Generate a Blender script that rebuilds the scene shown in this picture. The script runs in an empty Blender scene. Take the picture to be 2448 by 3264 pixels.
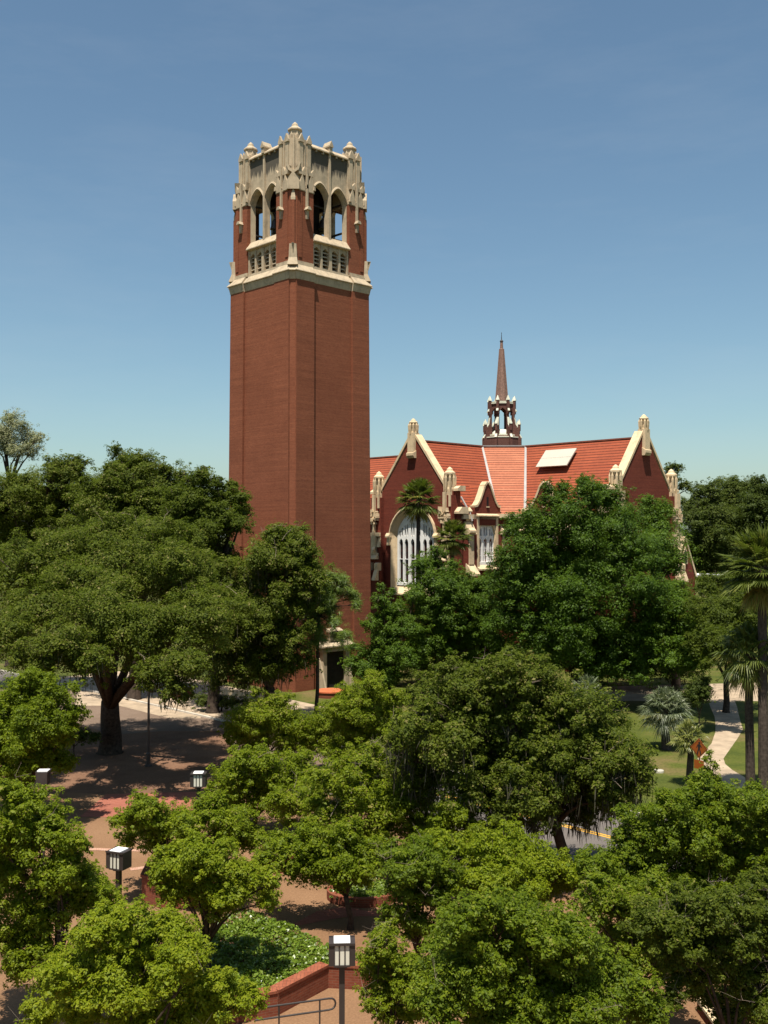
import bpy, bmesh, math, random
import numpy as np
from mathutils import Vector, Matrix

# ------------------------------------------------------------------ camera, sky, sun, exposure
SC = bpy.context.scene
COL = SC.collection
CAM_H = 13.2                                   # eye height above the plaza (third-floor window)
PITCH = math.radians(1.2)
F_PX, CX, CY = 3270.0, 1224.0, 1632.0          # focal length and centre in photograph pixels
cam_data = bpy.data.cameras.new('camera')
cam_data.sensor_fit = 'AUTO'
cam_data.sensor_width = 36.0
cam_data.lens = 36.0 * F_PX / 3264.0
cam_data.clip_start = 0.5
cam_data.clip_end = 6000.0
cam = bpy.data.objects.new('camera', cam_data)
COL.objects.link(cam)
cam.location = (0, 0, CAM_H)
cam.rotation_euler = (math.radians(90) + PITCH, 0, 0)
SC.camera = cam

SUN_EL = math.radians(70)
SUN_AZ = math.atan2(-0.225, -0.974)              # sun stands behind the viewer, a little to the side
TO_SUN = Vector((math.sin(SUN_AZ) * math.cos(SUN_EL), math.cos(SUN_AZ) * math.cos(SUN_EL), math.sin(SUN_EL)))
world = bpy.data.worlds.new('World')
SC.world = world
world.use_nodes = True
wn, wl = world.node_tree.nodes, world.node_tree.links
wn.clear()
sky = wn.new('ShaderNodeTexSky')
sky.sky_type = 'NISHITA'
sky.sun_disc = False
sky.sun_elevation = SUN_EL
sky.sun_rotation = SUN_AZ
sky.altitude = 0
sky.air_density = 1.0
sky.dust_density = 1.0
sky.ozone_density = 1.0
bg = wn.new('ShaderNodeBackground')
bg.inputs['Strength'].default_value = 0.070
wo = wn.new('ShaderNodeOutputWorld')
tint = wn.new('ShaderNodeMix')
tint.data_type = 'RGBA'
tint.blend_type = 'MULTIPLY'
tint.inputs[0].default_value = 1.0
tint.inputs[7].default_value = (0.92, 1.05, 1.01, 1)
wl.new(sky.outputs[0], tint.inputs[6])
wisp_co = wn.new('ShaderNodeTexCoord')
wisp_map = wn.new('ShaderNodeMapping')
wisp_map.inputs['Scale'].default_value = (1.6, 1.6, 7.0)
wisp_map.inputs['Rotation'].default_value = (0.0, 0.35, 0.0)
wisp = wn.new('ShaderNodeTexNoise')                # barely visible high cloud
wisp.inputs['Scale'].default_value = 2.2
wisp.inputs['Detail'].default_value = 7
wisp.inputs['Roughness'].default_value = 0.62
wisp_ramp = wn.new('ShaderNodeMapRange')
wisp_ramp.inputs['From Min'].default_value = 0.48
wisp_ramp.inputs['From Max'].default_value = 0.85
wisp_ramp.inputs['To Max'].default_value = 0.10
veil = wn.new('ShaderNodeMix')
veil.data_type = 'RGBA'
veil.inputs[7].default_value = (5.6, 5.9, 6.2, 1)
wl.new(wisp_co.outputs['Generated'], wisp_map.inputs['Vector'])
wl.new(wisp_map.outputs[0], wisp.inputs['Vector'])
wl.new(wisp.outputs['Fac'], wisp_ramp.inputs['Value'])
wl.new(wisp_ramp.outputs[0], veil.inputs[0])
wl.new(tint.outputs[2], veil.inputs[6])
wl.new(veil.outputs[2], bg.inputs['Color'])
wl.new(bg.outputs[0], wo.inputs['Surface'])

sun_data = bpy.data.lights.new('sun', 'SUN')
sun_data.energy = 5.0
sun_data.angle = math.radians(0.55)
sun_data.color = (1.0, 0.93, 0.82)
sun = bpy.data.objects.new('sun', sun_data)
COL.objects.link(sun)
sun.rotation_euler = TO_SUN.to_track_quat('Z', 'Y').to_euler()

SC.view_settings.view_transform = 'Standard'
SC.view_settings.look = 'None'
SC.view_settings.exposure = 0.74
SC.view_settings.gamma = 1.0
SC.render.engine = 'CYCLES'
SC.cycles.max_bounces = 6
SC.cycles.diffuse_bounces = 3
SC.cycles.glossy_bounces = 2
SC.cycles.transmission_bounces = 3
SC.cycles.transparent_max_bounces = 4
SC.cycles.caustics_reflective = False
SC.cycles.caustics_refractive = False

# ------------------------------------------------------------------ where a photograph pixel lies in the place
CP, SP = math.cos(PITCH), math.sin(PITCH)


def ray(px, py):
    a, b = (px - CX) / F_PX, (CY - py) / F_PX
    return a, CP - b * SP, SP + b * CP


def at(px, py, Y):
    x, y, z = ray(px, py)
    k = Y / y
    return Vector((x * k, Y, CAM_H + z * k))


def ground(px, py, z=0.0):
    x, y, dz = ray(px, py)
    k = (z - CAM_H) / dz
    return Vector((x * k, y * k, z))


# ------------------------------------------------------------------ object helpers
def tag(o, label=None, cat=None, group=None, kind=None):
    if label: o['label'] = label
    if cat: o['category'] = cat
    if group: o['group'] = group
    if kind: o['kind'] = kind
    return o


def thing(name, label, cat, loc=(0, 0, 0), rotz=0.0, group=None):
    o = bpy.data.objects.new(name, None)
    o.empty_display_size = 0.5
    COL.objects.link(o)
    o.location = loc
    o.rotation_euler = (0, 0, rotz)
    return tag(o, label, cat, group)


def copy_of(o, parent=None):
    c = o.copy()
    COL.objects.link(c)
    c.parent = parent
    return c


def copy_tree(o, parent=None):
    c = copy_of(o, parent)
    for ch in list(o.children):
        copy_tree(ch, c)
    return c


class MB:
    """Collects shapes and links them as one mesh."""
    def __init__(self):
        self.v, self.f = [], []

    def add(self, vs, fs):
        k = len(self.v)
        self.v += [tuple(p) for p in vs]
        self.f += [tuple(k + i for i in f) for f in fs]
        return self

    def hexa(self, p):
        return self.add(p, [(0, 3, 2, 1), (4, 5, 6, 7), (0, 1, 5, 4), (1, 2, 6, 5), (2, 3, 7, 6), (3, 0, 4, 7)])

    def box(self, x0, x1, y0, y1, z0, z1):
        return self.hexa([(x0, y0, z0), (x1, y0, z0), (x1, y1, z0), (x0, y1, z0), (x0, y0, z1), (x1, y0, z1), (x1, y1, z1), (x0, y1, z1)])

    def loft(self, rings, cap0=True, cap1=True, closed=True):
        n = len(rings[0])
        vs = [p for r in rings for p in r]
        fs = []
        for k in range(len(rings) - 1):
            for i in range(n if closed else n - 1):
                j = (i + 1) % n
                fs.append((k * n + i, k * n + j, (k + 1) * n + j, (k + 1) * n + i))
        if cap0: fs.append(tuple(range(n - 1, -1, -1)))
        if cap1: fs.append(tuple((len(rings) - 1) * n + i for i in range(n)))
        return self.add(vs, fs)

    def prism(self, poly, z0, z1):
        return self.loft([[(x, y, z0) for x, y in poly], [(x, y, z1) for x, y in poly]])

    def extr(self, poly, vec):
        v = Vector(vec)
        return self.loft([[tuple(Vector(p)) for p in poly], [tuple(Vector(p) + v) for p in poly]])

    def lathe(self, cx, cy, prof, n=8, rot=None):
        rot = math.pi / n if rot is None else rot
        rings = [[(cx + r * math.cos(rot + 2 * math.pi * i / n), cy + r * math.sin(rot + 2 * math.pi * i / n), z) for i in range(n)] for r, z in prof]
        return self.loft(rings)

    def tube(self, pts, rads, n=8):
        pts = [Vector(p) for p in pts]
        rings = []
        for i, p in enumerate(pts):
            d = (pts[min(i + 1, len(pts) - 1)] - pts[max(i - 1, 0)]).normalized()
            s = d.cross(Vector((0.31, 0.95, 0.05)))
            if s.length < 1e-3: s = d.cross(Vector((1, 0, 0)))
            s.normalize()
            t = d.cross(s)
            r = rads[i] if isinstance(rads, (list, tuple)) else rads
            rings.append([tuple(p + (s * math.cos(2 * math.pi * k / n) + t * math.sin(2 * math.pi * k / n)) * r) for k in range(n)])
        return self.loft(rings)

    def build(self, name, mat, parent=None, smooth=False, recalc=True):
        me = bpy.data.meshes.new(name)
        me.from_pydata(self.v, [], self.f)
        if recalc:
            bm = bmesh.new()
            bm.from_mesh(me)
            bmesh.ops.recalc_face_normals(bm, faces=bm.faces)
            bm.to_mesh(me)
            bm.free()
        box_uv(me)
        if smooth:
            me.polygons.foreach_set('use_smooth', [True] * len(me.polygons))
        me.materials.append(mat)
        o = bpy.data.objects.new(name, me)
        COL.objects.link(o)
        o.parent = parent
        return o


def box_uv(me):
    """UVs in metres: along the wall or roof course, and up it."""
    uv = me.uv_layers.new(name='UVMap').data
    for p in me.polygons:
        n = p.normal
        if abs(n.z) > 0.97 or (n.x * n.x + n.y * n.y) < 1e-6:
            for li in p.loop_indices:
                c = me.vertices[me.loops[li].vertex_index].co
                uv[li].uv = (c.x, c.y)
        else:
            t = Vector((-n.y, n.x, 0)).normalized()
            w = n.cross(t)
            if w.z < 0: w = -w
            for li in p.loop_indices:
                c = me.vertices[me.loops[li].vertex_index].co
                uv[li].uv = (c.dot(t), c.dot(w))


def turned(o, k):
    """A copy of a part turned by k quarter turns about its parent's axis."""
    c = copy_of(o, o.parent)
    c.rotation_euler = (0, 0, math.pi / 2 * k)
    return c


# ------------------------------------------------------------------ materials
class NT:
    def __init__(self, name):
        self.m = bpy.data.materials.new(name)
        self.m.use_nodes = True
        self.n, self.l = self.m.node_tree.nodes, self.m.node_tree.links
        self.n.clear()
        self.out = self.n.new('ShaderNodeOutputMaterial')
        self.p = self.n.new('ShaderNodeBsdfPrincipled')
        self.l.new(self.p.outputs[0], self.out.inputs['Surface'])

    def node(self, t, **kw):
        n = self.n.new(t)
        for k, v in kw.items():
            if k.startswith('_'): setattr(n, k[1:], v)
            else: n.inputs[k].default_value = v
        return n

    def link(self, a, b):
        self.l.new(a, b)

    def noise(self, vec, scale, detail=4, rough=0.6):
        n = self.node('ShaderNodeTexNoise', Scale=scale, Detail=detail, Roughness=rough)
        if vec is not None: self.link(vec, n.inputs['Vector'])
        return n.outputs['Fac']

    def ramp(self, fac, stops):
        r = self.n.new('ShaderNodeValToRGB')
        el = r.color_ramp.elements
        while len(el) < len(stops): el.new(0.5)
        for e, (p, c) in zip(el, stops):
            e.position = p
            e.color = (*c, 1) if len(c) == 3 else c
        self.link(fac, r.inputs[0])
        return r.outputs[0]

    def mix(self, fac, a, b, mode='MIX'):
        m = self.n.new('ShaderNodeMix')
        m.data_type = 'RGBA'
        m.blend_type = mode
        if isinstance(fac, (int, float)): m.inputs[0].default_value = fac
        else: self.link(fac, m.inputs[0])
        for s, v in ((6, a), (7, b)):
            if isinstance(v, (tuple, list)): m.inputs[s].default_value = (*v, 1)
            else: self.link(v, m.inputs[s])
        return m.outputs[2]

    def mapping(self, vec, scale):
        m = self.n.new('ShaderNodeMapping')
        m.inputs['Scale'].default_value = scale
        self.link(vec, m.inputs['Vector'])
        return m.outputs[0]

    def uv(self):
        return self.n.new('ShaderNodeTexCoord').outputs['UV']

    def obj(self):
        return self.n.new('ShaderNodeTexCoord').outputs['Object']

    def bump(self, h, strength=0.3, dist=0.05):
        b = self.node('ShaderNodeBump', Strength=strength, Distance=dist)
        self.link(h, b.inputs['Height'])
        self.link(b.outputs[0], self.p.inputs['Normal'])

    def done(self, col, rough=0.8, spec=0.3):
        if isinstance(col, (tuple, list)): self.p.inputs['Base Color'].default_value = (*col, 1)
        else: self.link(col, self.p.inputs['Base Color'])
        self.p.inputs['Roughness'].default_value = rough
        self.p.inputs['Specular IOR Level'].default_value = spec
        return self.m


def mat_plain(name, col, rough=0.7, spec=0.3, var=0.25, scale=2.0):
    t = NT(name)
    f = t.noise(t.obj(), scale, 5)
    lo = tuple(c * (1 - var) for c in col)
    hi = tuple(min(1, c * (1 + var)) for c in col)
    return t.done(t.ramp(f, [(0.3, lo), (0.7, hi)]), rough, spec)


def mat_brick(name, c1, c2, mortar, bw=0.22, bh=0.076, stain=0.25):
    t = NT(name)
    uv = t.uv()
    b = t.node('ShaderNodeTexBrick', Scale=1.0)
    b.inputs['Color1'].default_value = (*c1, 1)
    b.inputs['Color2'].default_value = (*c2, 1)
    b.inputs['Mortar'].default_value = (*mortar, 1)
    b.inputs['Mortar Size'].default_value = 0.008
    b.inputs['Brick Width'].default_value = bw
    b.inputs['Row Height'].default_value = bh
    b.inputs['Bias'].default_value = -0.1
    t.link(uv, b.inputs['Vector'])
    streak = t.noise(t.mapping(uv, (0.12, 6.5, 1)), 1.0, 4, 0.75)
    c = t.mix(t.ramp(streak, [(0.36, (0, 0, 0)), (0.66, (1, 1, 1))]), tuple(0.70 * a for a in c1), tuple(min(1, 1.25 * a) for a in c2))
    c = t.mix(0.36, b.outputs['Color'], c)
    blot = t.noise(uv, 0.22, 4)
    c = t.mix(t.ramp(blot, [(0.35, (stain,) * 3), (0.62, (0, 0, 0))]), c, tuple(0.45 * a for a in c1))
    speck = t.noise(t.mapping(uv, (5, 13, 1)), 1.0, 2)
    c = t.mix(t.ramp(speck, [(0.5, (0, 0, 0)), (0.75, (0.5, 0.5, 0.5))]), c, tuple(0.5 * a for a in c1))
    t.bump(b.outputs['Fac'], 0.15, -0.01)
    return t.done(c, 0.9, 0.15)


def mat_stone(name, col, drips=None, streak=0.45):
    t = NT(name)
    o = t.obj()
    f = t.noise(o, 1.4, 6, 0.65)
    c = t.ramp(f, [(0.25, tuple(0.62 * a for a in col)), (0.5, col), (0.8, tuple(min(1, 1.18 * a) for a in col))])
    s = t.noise(t.mapping(o, (5, 5, 0.35)), 1.0, 5, 0.7)
    c = t.mix(t.ramp(s, [(0.48, (0, 0, 0)), (0.72, (streak,) * 3)]), c, (0.17, 0.155, 0.12))
    if drips:                                          # black weather stains that run down from the coping
        z0, z1 = drips
        sep = t.n.new('ShaderNodeSeparateXYZ')
        t.link(o, sep.inputs[0])
        mr = t.node('ShaderNodeMapRange')
        mr.inputs['From Min'].default_value = z0
        mr.inputs['From Max'].default_value = z1
        t.link(sep.outputs['Z'], mr.inputs['Value'])
        n2 = t.noise(t.mapping(o, (5.5, 5.5, 0.22)), 1.0, 4, 0.8)
        ad = t.node('ShaderNodeMath', _operation='ADD')
        t.link(mr.outputs[0], ad.inputs[0])
        t.link(n2, ad.inputs[1])
        c = t.mix(t.ramp(ad.outputs[0], [(0.82, (0, 0, 0)), (0.93, (0.9, 0.9, 0.9))]), c, (0.055, 0.05, 0.042))
    t.bump(f, 0.25, 0.04)
    return t.done(c, 0.9, 0.2)


def mat_roof(name, c1, c2, row=0.36):
    t = NT(name)
    uv = t.uv()
    b = t.node('ShaderNodeTexBrick', Scale=1.0)
    b.inputs['Color1'].default_value = (*c1, 1)
    b.inputs['Color2'].default_value = (*c2, 1)
    b.inputs['Mortar'].default_value = (c1[0] * 0.20, c1[1] * 0.16, c1[2] * 0.16, 1)
    b.inputs['Mortar Size'].default_value = 0.055
    b.inputs['Mortar Smooth'].default_value = 0.35
    b.inputs['Brick Width'].default_value = 400.0
    b.inputs['Row Height'].default_value = row
    b.offset = 0.0
    shift = t.n.new('ShaderNodeMapping')
    shift.inputs['Location'].default_value = (190, 0, 0)
    t.link(uv, shift.inputs['Vector'])
    t.link(shift.outputs[0], b.inputs['Vector'])
    f = t.noise(uv, 0.45, 5, 0.65)
    c = t.mix(t.ramp(f, [(0.3, (0.55, 0.55, 0.55)), (0.62, (0, 0, 0))]), b.outputs['Color'], tuple(0.55 * a for a in c1))
    g = t.noise(t.mapping(uv, (4.5, 3.1, 1)), 1.0, 3)
    c = t.mix(t.ramp(g, [(0.5, (0, 0, 0)), (0.8, (0.4, 0.4, 0.4))]), c, tuple(min(1, 1.2 * a) for a in c2))
    t.bump(b.outputs['Fac'], 0.5, -0.03)
    return t.done(c, 0.75, 0.3)


def mat_leaf(name, stops, trans=0.3, rough=0.45, spec=0.35):
    t = NT(name)
    a = t.n.new('ShaderNodeAttribute')
    a.attribute_name = 'tint'
    c = t.ramp(a.outputs['Fac'], stops)
    t.done(c, rough, spec)
    tr = t.n.new('ShaderNodeBsdfTranslucent')
    c2 = t.mix(0.45, c, (0.20, 0.30, 0.02))
    t.link(c2, tr.inputs['Color'])
    mx = t.n.new('ShaderNodeMixShader')
    mx.inputs[0].default_value = trans
    t.link(t.p.outputs[0], mx.inputs[1])
    t.link(tr.outputs[0], mx.inputs[2])
    t.link(mx.outputs[0], t.out.inputs['Surface'])
    return t.m


M = {}
M['tower_brick'] = mat_brick('tower_brick', (0.190, 0.054, 0.027), (0.270, 0.088, 0.043), (0.20, 0.11, 0.07))
M['hall_brick'] = mat_brick('hall_brick', (0.135, 0.028, 0.017), (0.200, 0.046, 0.027), (0.14, 0.062, 0.045))
M['planter_brick'] = mat_brick('planter_brick', (0.16, 0.042, 0.023), (0.25, 0.072, 0.038), (0.20, 0.12, 0.08))  # tone darkened for the tree shade that falls on the octagonal planter
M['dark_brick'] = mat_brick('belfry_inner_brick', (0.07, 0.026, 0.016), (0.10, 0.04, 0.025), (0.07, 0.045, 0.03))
M['lantern_brick'] = mat_brick('lantern_brick', (0.115, 0.050, 0.040), (0.165, 0.078, 0.060), (0.11, 0.07, 0.055))
M['stone'] = mat_stone('cast_stone', (0.60, 0.46, 0.29), streak=0.22)
M['crown_stone'] = mat_stone('crown_stone', (0.42, 0.335, 0.23), streak=0.5)
M['drip_stone'] = mat_stone('stained_stone', (0.42, 0.335, 0.23), (43.6, 46.6))
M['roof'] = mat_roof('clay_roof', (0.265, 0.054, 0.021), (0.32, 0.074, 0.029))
M['roof_sunlit'] = mat_roof('sunlit_clay_roof', (0.37, 0.112, 0.054), (0.43, 0.155, 0.080))  # paler copy of the roof tile: the facet's stronger sun is painted in
M['white'] = mat_plain('white_paint', (0.78, 0.77, 0.74), 0.5, 0.4, 0.08)
M['glass'] = NT('dark_glass').done((0.012, 0.013, 0.015), 0.25, 0.25)
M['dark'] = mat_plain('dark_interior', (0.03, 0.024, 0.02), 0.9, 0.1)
M['metal'] = mat_plain('dark_metal', (0.035, 0.027, 0.024), 0.5, 0.5)
M['lead'] = mat_plain('lead_flashing', (0.27, 0.26, 0.25), 0.5, 0.5, 0.15)
M['copper'] = mat_plain('weathered_copper', (0.20, 0.115, 0.085), 0.6, 0.4, 0.35, 5.0)
M['pale_cap'] = mat_plain('pale_cap', (0.60, 0.60, 0.48), 0.7, 0.3, 0.15)
M['panel'] = mat_plain('pale_panel', (0.46, 0.43, 0.355), 0.4, 0.5, 0.06, 0.8)
M['bark'] = mat_plain('bark', (0.050, 0.037, 0.028), 0.95, 0.1, 0.5, 6.0)
M['bark_light'] = mat_plain('bark_light', (0.20, 0.165, 0.13), 0.95, 0.1, 0.4, 6.0)
M['palm_bark'] = mat_plain('palm_bark', (0.062, 0.048, 0.038), 0.95, 0.1, 0.45, 8.0)
M['twig'] = mat_plain('bare_twig', (0.21, 0.165, 0.125), 0.9, 0.1, 0.3, 5.0)
M['moss'] = mat_plain('hanging_moss', (0.060, 0.056, 0.036), 0.95, 0.1, 0.4, 2.0)
M['frost'] = mat_plain('frosted_panel', (0.62, 0.60, 0.50), 0.5, 0.3, 0.05)
M['lamp_top'] = mat_plain('lamp_top', (0.85, 0.84, 0.82), 0.4, 0.4, 0.03)
M['concrete'] = mat_plain('concrete', (0.33, 0.255, 0.178), 0.9, 0.2, 0.28, 0.9)
M['kerb'] = mat_plain('kerb_concrete', (0.48, 0.43, 0.36), 0.9, 0.2, 0.2, 1.5)
M['sign_face'] = mat_plain('sign_orange', (0.25, 0.060, 0.006), 0.5, 0.4, 0.08)
M['black_paint'] = mat_plain('black_paint', (0.012, 0.012, 0.012), 0.5, 0.4, 0.1)
M['yellow_paint'] = mat_plain('yellow_road_paint', (0.62, 0.33, 0.03), 0.8, 0.2, 0.25, 3.0)
M['white_paint_road'] = mat_plain('white_road_paint', (0.70, 0.68, 0.62), 0.8, 0.2, 0.2, 3.0)
M['blue'] = mat_plain('blue_plastic', (0.10, 0.16, 0.32), 0.5, 0.4, 0.15)


def mat_ground(name, stops, scale, fine, rough=0.95):
    t = NT(name)
    o = t.obj()
    f = t.noise(o, scale, 6, 0.65)
    c = t.ramp(f, stops)
    g = t.noise(o, fine, 3, 0.7)
    c = t.mix(t.ramp(g, [(0.4, (0.45, 0.45, 0.45)), (0.65, (0, 0, 0))]), c, tuple(0.55 * a for a in stops[0][1]))
    t.bump(g, 0.3, 0.02)
    return t.done(c, rough, 0.15)


M['lawn'] = mat_ground('lawn', [(0.34, (0.045, 0.062, 0.010)), (0.50, (0.085, 0.098, 0.016)), (0.66, (0.165, 0.118, 0.050))], 0.22, 6.0)
M['plaza'] = mat_ground('plaza_concrete', [(0.3, (0.185, 0.100, 0.052)), (0.7, (0.255, 0.148, 0.082))], 0.25, 14.0)
M['asphalt'] = mat_ground('asphalt', [(0.3, (0.115, 0.10, 0.09)), (0.7, (0.16, 0.14, 0.125))], 0.5, 20.0)
M['asphalt_warm'] = mat_ground('worn_street_paving', [(0.3, (0.15, 0.105, 0.075)), (0.7, (0.22, 0.16, 0.12))], 0.5, 12.0)
M['earth'] = mat_ground('bare_earth', [(0.3, (0.14, 0.075, 0.045)), (0.7, (0.23, 0.13, 0.08))], 0.6, 8.0)
M['paver'] = mat_brick('brick_pavers', (0.25, 0.075, 0.05), (0.33, 0.12, 0.08), (0.24, 0.15, 0.11), 0.22, 0.11)

M['leaf_oak'] = mat_leaf('leaf_oak', [(0.0, (0.030, 0.046, 0.003)), (0.5, (0.060, 0.083, 0.005)), (0.9, (0.110, 0.134, 0.011)), (1.0, (0.18, 0.16, 0.05))], 0.36, 0.6, 0.15)
M['leaf_dark'] = mat_leaf('leaf_dark', [(0.0, (0.022, 0.036, 0.004)), (0.5, (0.044, 0.064, 0.007)), (1.0, (0.080, 0.098, 0.014))], 0.22, 0.6, 0.15)
M['leaf_gum'] = mat_leaf('leaf_gum', [(0.0, (0.026, 0.056, 0.003)), (0.5, (0.053, 0.102, 0.005)), (1.0, (0.105, 0.165, 0.012))], 0.36, 0.55, 0.2)
M['leaf_elm'] = mat_leaf('leaf_elm', [(0.0, (0.070, 0.108, 0.003)), (0.5, (0.138, 0.186, 0.005)), (0.93, (0.220, 0.262, 0.010)), (1.0, (0.29, 0.25, 0.07))], 0.48, 0.55, 0.2)
M['leaf_elm_deep'] = mat_leaf('leaf_elm_deep', [(0.0, (0.054, 0.088, 0.003)), (0.5, (0.106, 0.154, 0.005)), (0.93, (0.185, 0.225, 0.010)), (1.0, (0.25, 0.22, 0.06))], 0.45, 0.55, 0.2)
M['leaf_light'] = mat_leaf('leaf_light', [(0.0, (0.092, 0.138, 0.003)), (0.5, (0.168, 0.218, 0.006)), (1.0, (0.255, 0.285, 0.014))], 0.48, 0.55, 0.2)
M['leaf_pale'] = mat_leaf('leaf_pale', [(0.0, (0.15, 0.16, 0.075)), (0.5, (0.24, 0.25, 0.13)), (1.0, (0.32, 0.32, 0.19))], 0.35, 0.6, 0.2)
M['leaf_pine'] = mat_leaf('leaf_pine', [(0.0, (0.040, 0.075, 0.008)), (0.5, (0.080, 0.130, 0.012)), (1.0, (0.14, 0.19, 0.02))], 0.2)
M['leaf_palm'] = mat_leaf('leaf_palm', [(0.0, (0.040, 0.058, 0.008)), (0.6, (0.095, 0.120, 0.016)), (0.9, (0.17, 0.18, 0.035)), (1.0, (0.27, 0.20, 0.05))], 0.25, 0.5, 0.25)
M['leaf_blue_palm'] = mat_leaf('leaf_blue_palm', [(0.0, (0.075, 0.095, 0.045)), (0.6, (0.135, 0.16, 0.085)), (1.0, (0.22, 0.23, 0.13))], 0.2, 0.4, 0.4)
M['leaf_gold_palm'] = mat_leaf('leaf_gold_palm', [(0.0, (0.10, 0.115, 0.022)), (0.6, (0.17, 0.18, 0.04)), (1.0, (0.25, 0.24, 0.07))], 0.25, 0.4, 0.4)
M['leaf_ivy'] = mat_leaf('leaf_ivy', [(0.0, (0.070, 0.120, 0.008)), (0.5, (0.125, 0.190, 0.014)), (1.0, (0.21, 0.27, 0.04))], 0.3, 0.35, 0.5)

# ------------------------------------------------------------------ the grid of the campus: both buildings and the street follow it
GRID = math.radians(44.0)
U = Vector((math.cos(GRID), math.sin(GRID), 0))
V = Vector((-math.sin(GRID), math.cos(GRID), 0))


def gridpt(o, a, b, z=0.0):
    p = Vector((o[0], o[1], 0)) + U * a + V * b
    return Vector((p.x, p.y, z))


# ------------------------------------------------------------------ ground, street, plaza, lawn
def sheet(name, pts, z, m, kind='structure', sub=0):
    mb = MB()
    mb.add([(p[0], p[1], z) for p in pts], [tuple(range(len(pts)))])
    o = mb.build(name, m, recalc=False)
    if o.data.polygons[0].normal.z < 0: o.data.flip_normals()
    return tag(o, kind=kind)


ST = ground(1870, 2650)                               # a point of the yellow centre line
sheet('ground', [(-2500, -300), (2500, -300), (2500, 3000), (-2500, 3000)], 0.0, M['lawn'])
HW = 3.8
sheet('street', [gridpt(ST, -HW, -60), gridpt(ST, HW, -60), gridpt(ST, HW, 130), gridpt(ST, -HW, 130)], 0.004, M['asphalt'])
sheet('street', [gridpt(ST, -HW - 0.2, 14), gridpt(ST, HW, 14), gridpt(ST, HW, 60), gridpt(ST, -HW - 0.2, 60)], 0.007, M['asphalt_warm'])
sheet('plaza', [gridpt(ST, -HW - 0.2, -60), gridpt(ST, -HW - 0.2, 40), gridpt(ST, -70, 40), gridpt(ST, -70, -60)], 0.004, M['plaza'])
sheet('pavement', [gridpt(ST, HW + 0.2, 30), gridpt(ST, HW + 0.2, 62), gridpt(ST, HW + 11.0, 62), gridpt(ST, HW + 9.0, 30)], 0.004, M['concrete'])
sheet('driveway', [ground(250, 2195), ground(620, 2200), ground(640, 2290), ground(540, 2290), ground(380, 2250), ground(240, 2250)], 0.012, M['concrete'])
sheet('bare_ground', [ground(x, y) for x, y in ((60, 2520), (150, 2380), (330, 2345), (520, 2330), (720, 2330), (760, 2430), (640, 2528), (300, 2530))], 0.008, M['earth'])
sheet('pavement', [ground(x, y) for x, y in ((255, 2604), (338, 2532), (640, 2524), (640, 2580), (420, 2606))], 0.012, M['paver'])
for s, a, b in ((-1, -60, 14), (1, -60, 130)):
    for k in (0, ):
        mb = MB()
        p = [gridpt(ST, s * HW, a), gridpt(ST, s * (HW + 0.16), a), gridpt(ST, s * (HW + 0.16), b), gridpt(ST, s * HW, b)]
        mb.extr([(q.x, q.y, 0) for q in p], (0, 0, 0.13))
        tag(mb.build('kerb', M['kerb']), kind='structure')
mb = MB()
for off in (-0.16, 0.06):
    p = [gridpt(ST, off, -60, 0.008), gridpt(ST, off + 0.11, -60, 0.008), gridpt(ST, off + 0.11, 14, 0.008), gridpt(ST, off, 14, 0.008)]
    mb.add(p, [(0, 1, 2, 3)])
tag(mb.build('road_markings', M['yellow_paint'], recalc=False), kind='structure')
mb = MB()
p = [gridpt(ST, -HW + 0.12, -60, 0.008), gridpt(ST, -HW + 0.26, -60, 0.008), gridpt(ST, -HW + 0.26, 14, 0.008), gridpt(ST, -HW + 0.12, 14, 0.008)]
mb.add(p, [(0, 1, 2, 3)])
tag(mb.build('road_markings', M['white_paint_road'], recalc=False), kind='structure')

left_edge = [(2400, 2560), (2335, 2520), (2290, 2478), (2245, 2440), (2222, 2418), (2268, 2370), (2280, 2335), (2281, 2310), (2278, 2285), (2265, 2255), (2250, 2215)]
right_edge = [(2335, 2215), (2350, 2255), (2354, 2275), (2362, 2305), (2368, 2325), (2352, 2352), (2306, 2418), (2312, 2436), (2335, 2455), (2368, 2474), (2448, 2530)]
sheet('path', [ground(x, y) for x, y in left_edge + right_edge], 0.006, M['concrete'])
sheet('pavement', [ground(1940, 2235), ground(2448, 2235), ground(2448, 2175), ground(1900, 2190)], 0.010, M['concrete'])
sheet('plaza_path', [ground(x, y) for x, y in ((1010, 2905), (1100, 2890), (1170, 2905), (1260, 2905), (1240, 2920), (1120, 2922), (1060, 2930), (915, 2958))], 0.012, M['paver'])
mb = MB()
for (xa, ya), (xb, yb) in (((285, 2707), (540, 2714)), ((415, 2772), (560, 2752))):
    a, b = ground(xa, ya), ground(xb, yb)
    d = (b - a).normalized()
    s = Vector((-d.y, d.x, 0)) * 0.15
    mb.add([(*(a - s).xy, 0.014), (*(b - s).xy, 0.014), (*(b + s).xy, 0.014), (*(a + s).xy, 0.014)], [(0, 1, 2, 3)])
tag(mb.build('pavement', mat_brick('pale_pavers', (0.42, 0.22, 0.15), (0.5, 0.33, 0.24), (0.2, 0.1, 0.07), 0.1, 0.4), recalc=False), kind='structure')

# ------------------------------------------------------------------ bell tower
S = 4.5
corner = at(932, 900, 85.6)
TC = (corner.x + S * (U.x + V.x), corner.y + S * (U.y + V.y), 0)
tower = thing('bell_tower', 'tall red brick bell tower with open arched belfry and pale stone crown', 'tower', TC, GRID)
tower.scale = (1.028, 1.028, 1.0)


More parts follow.
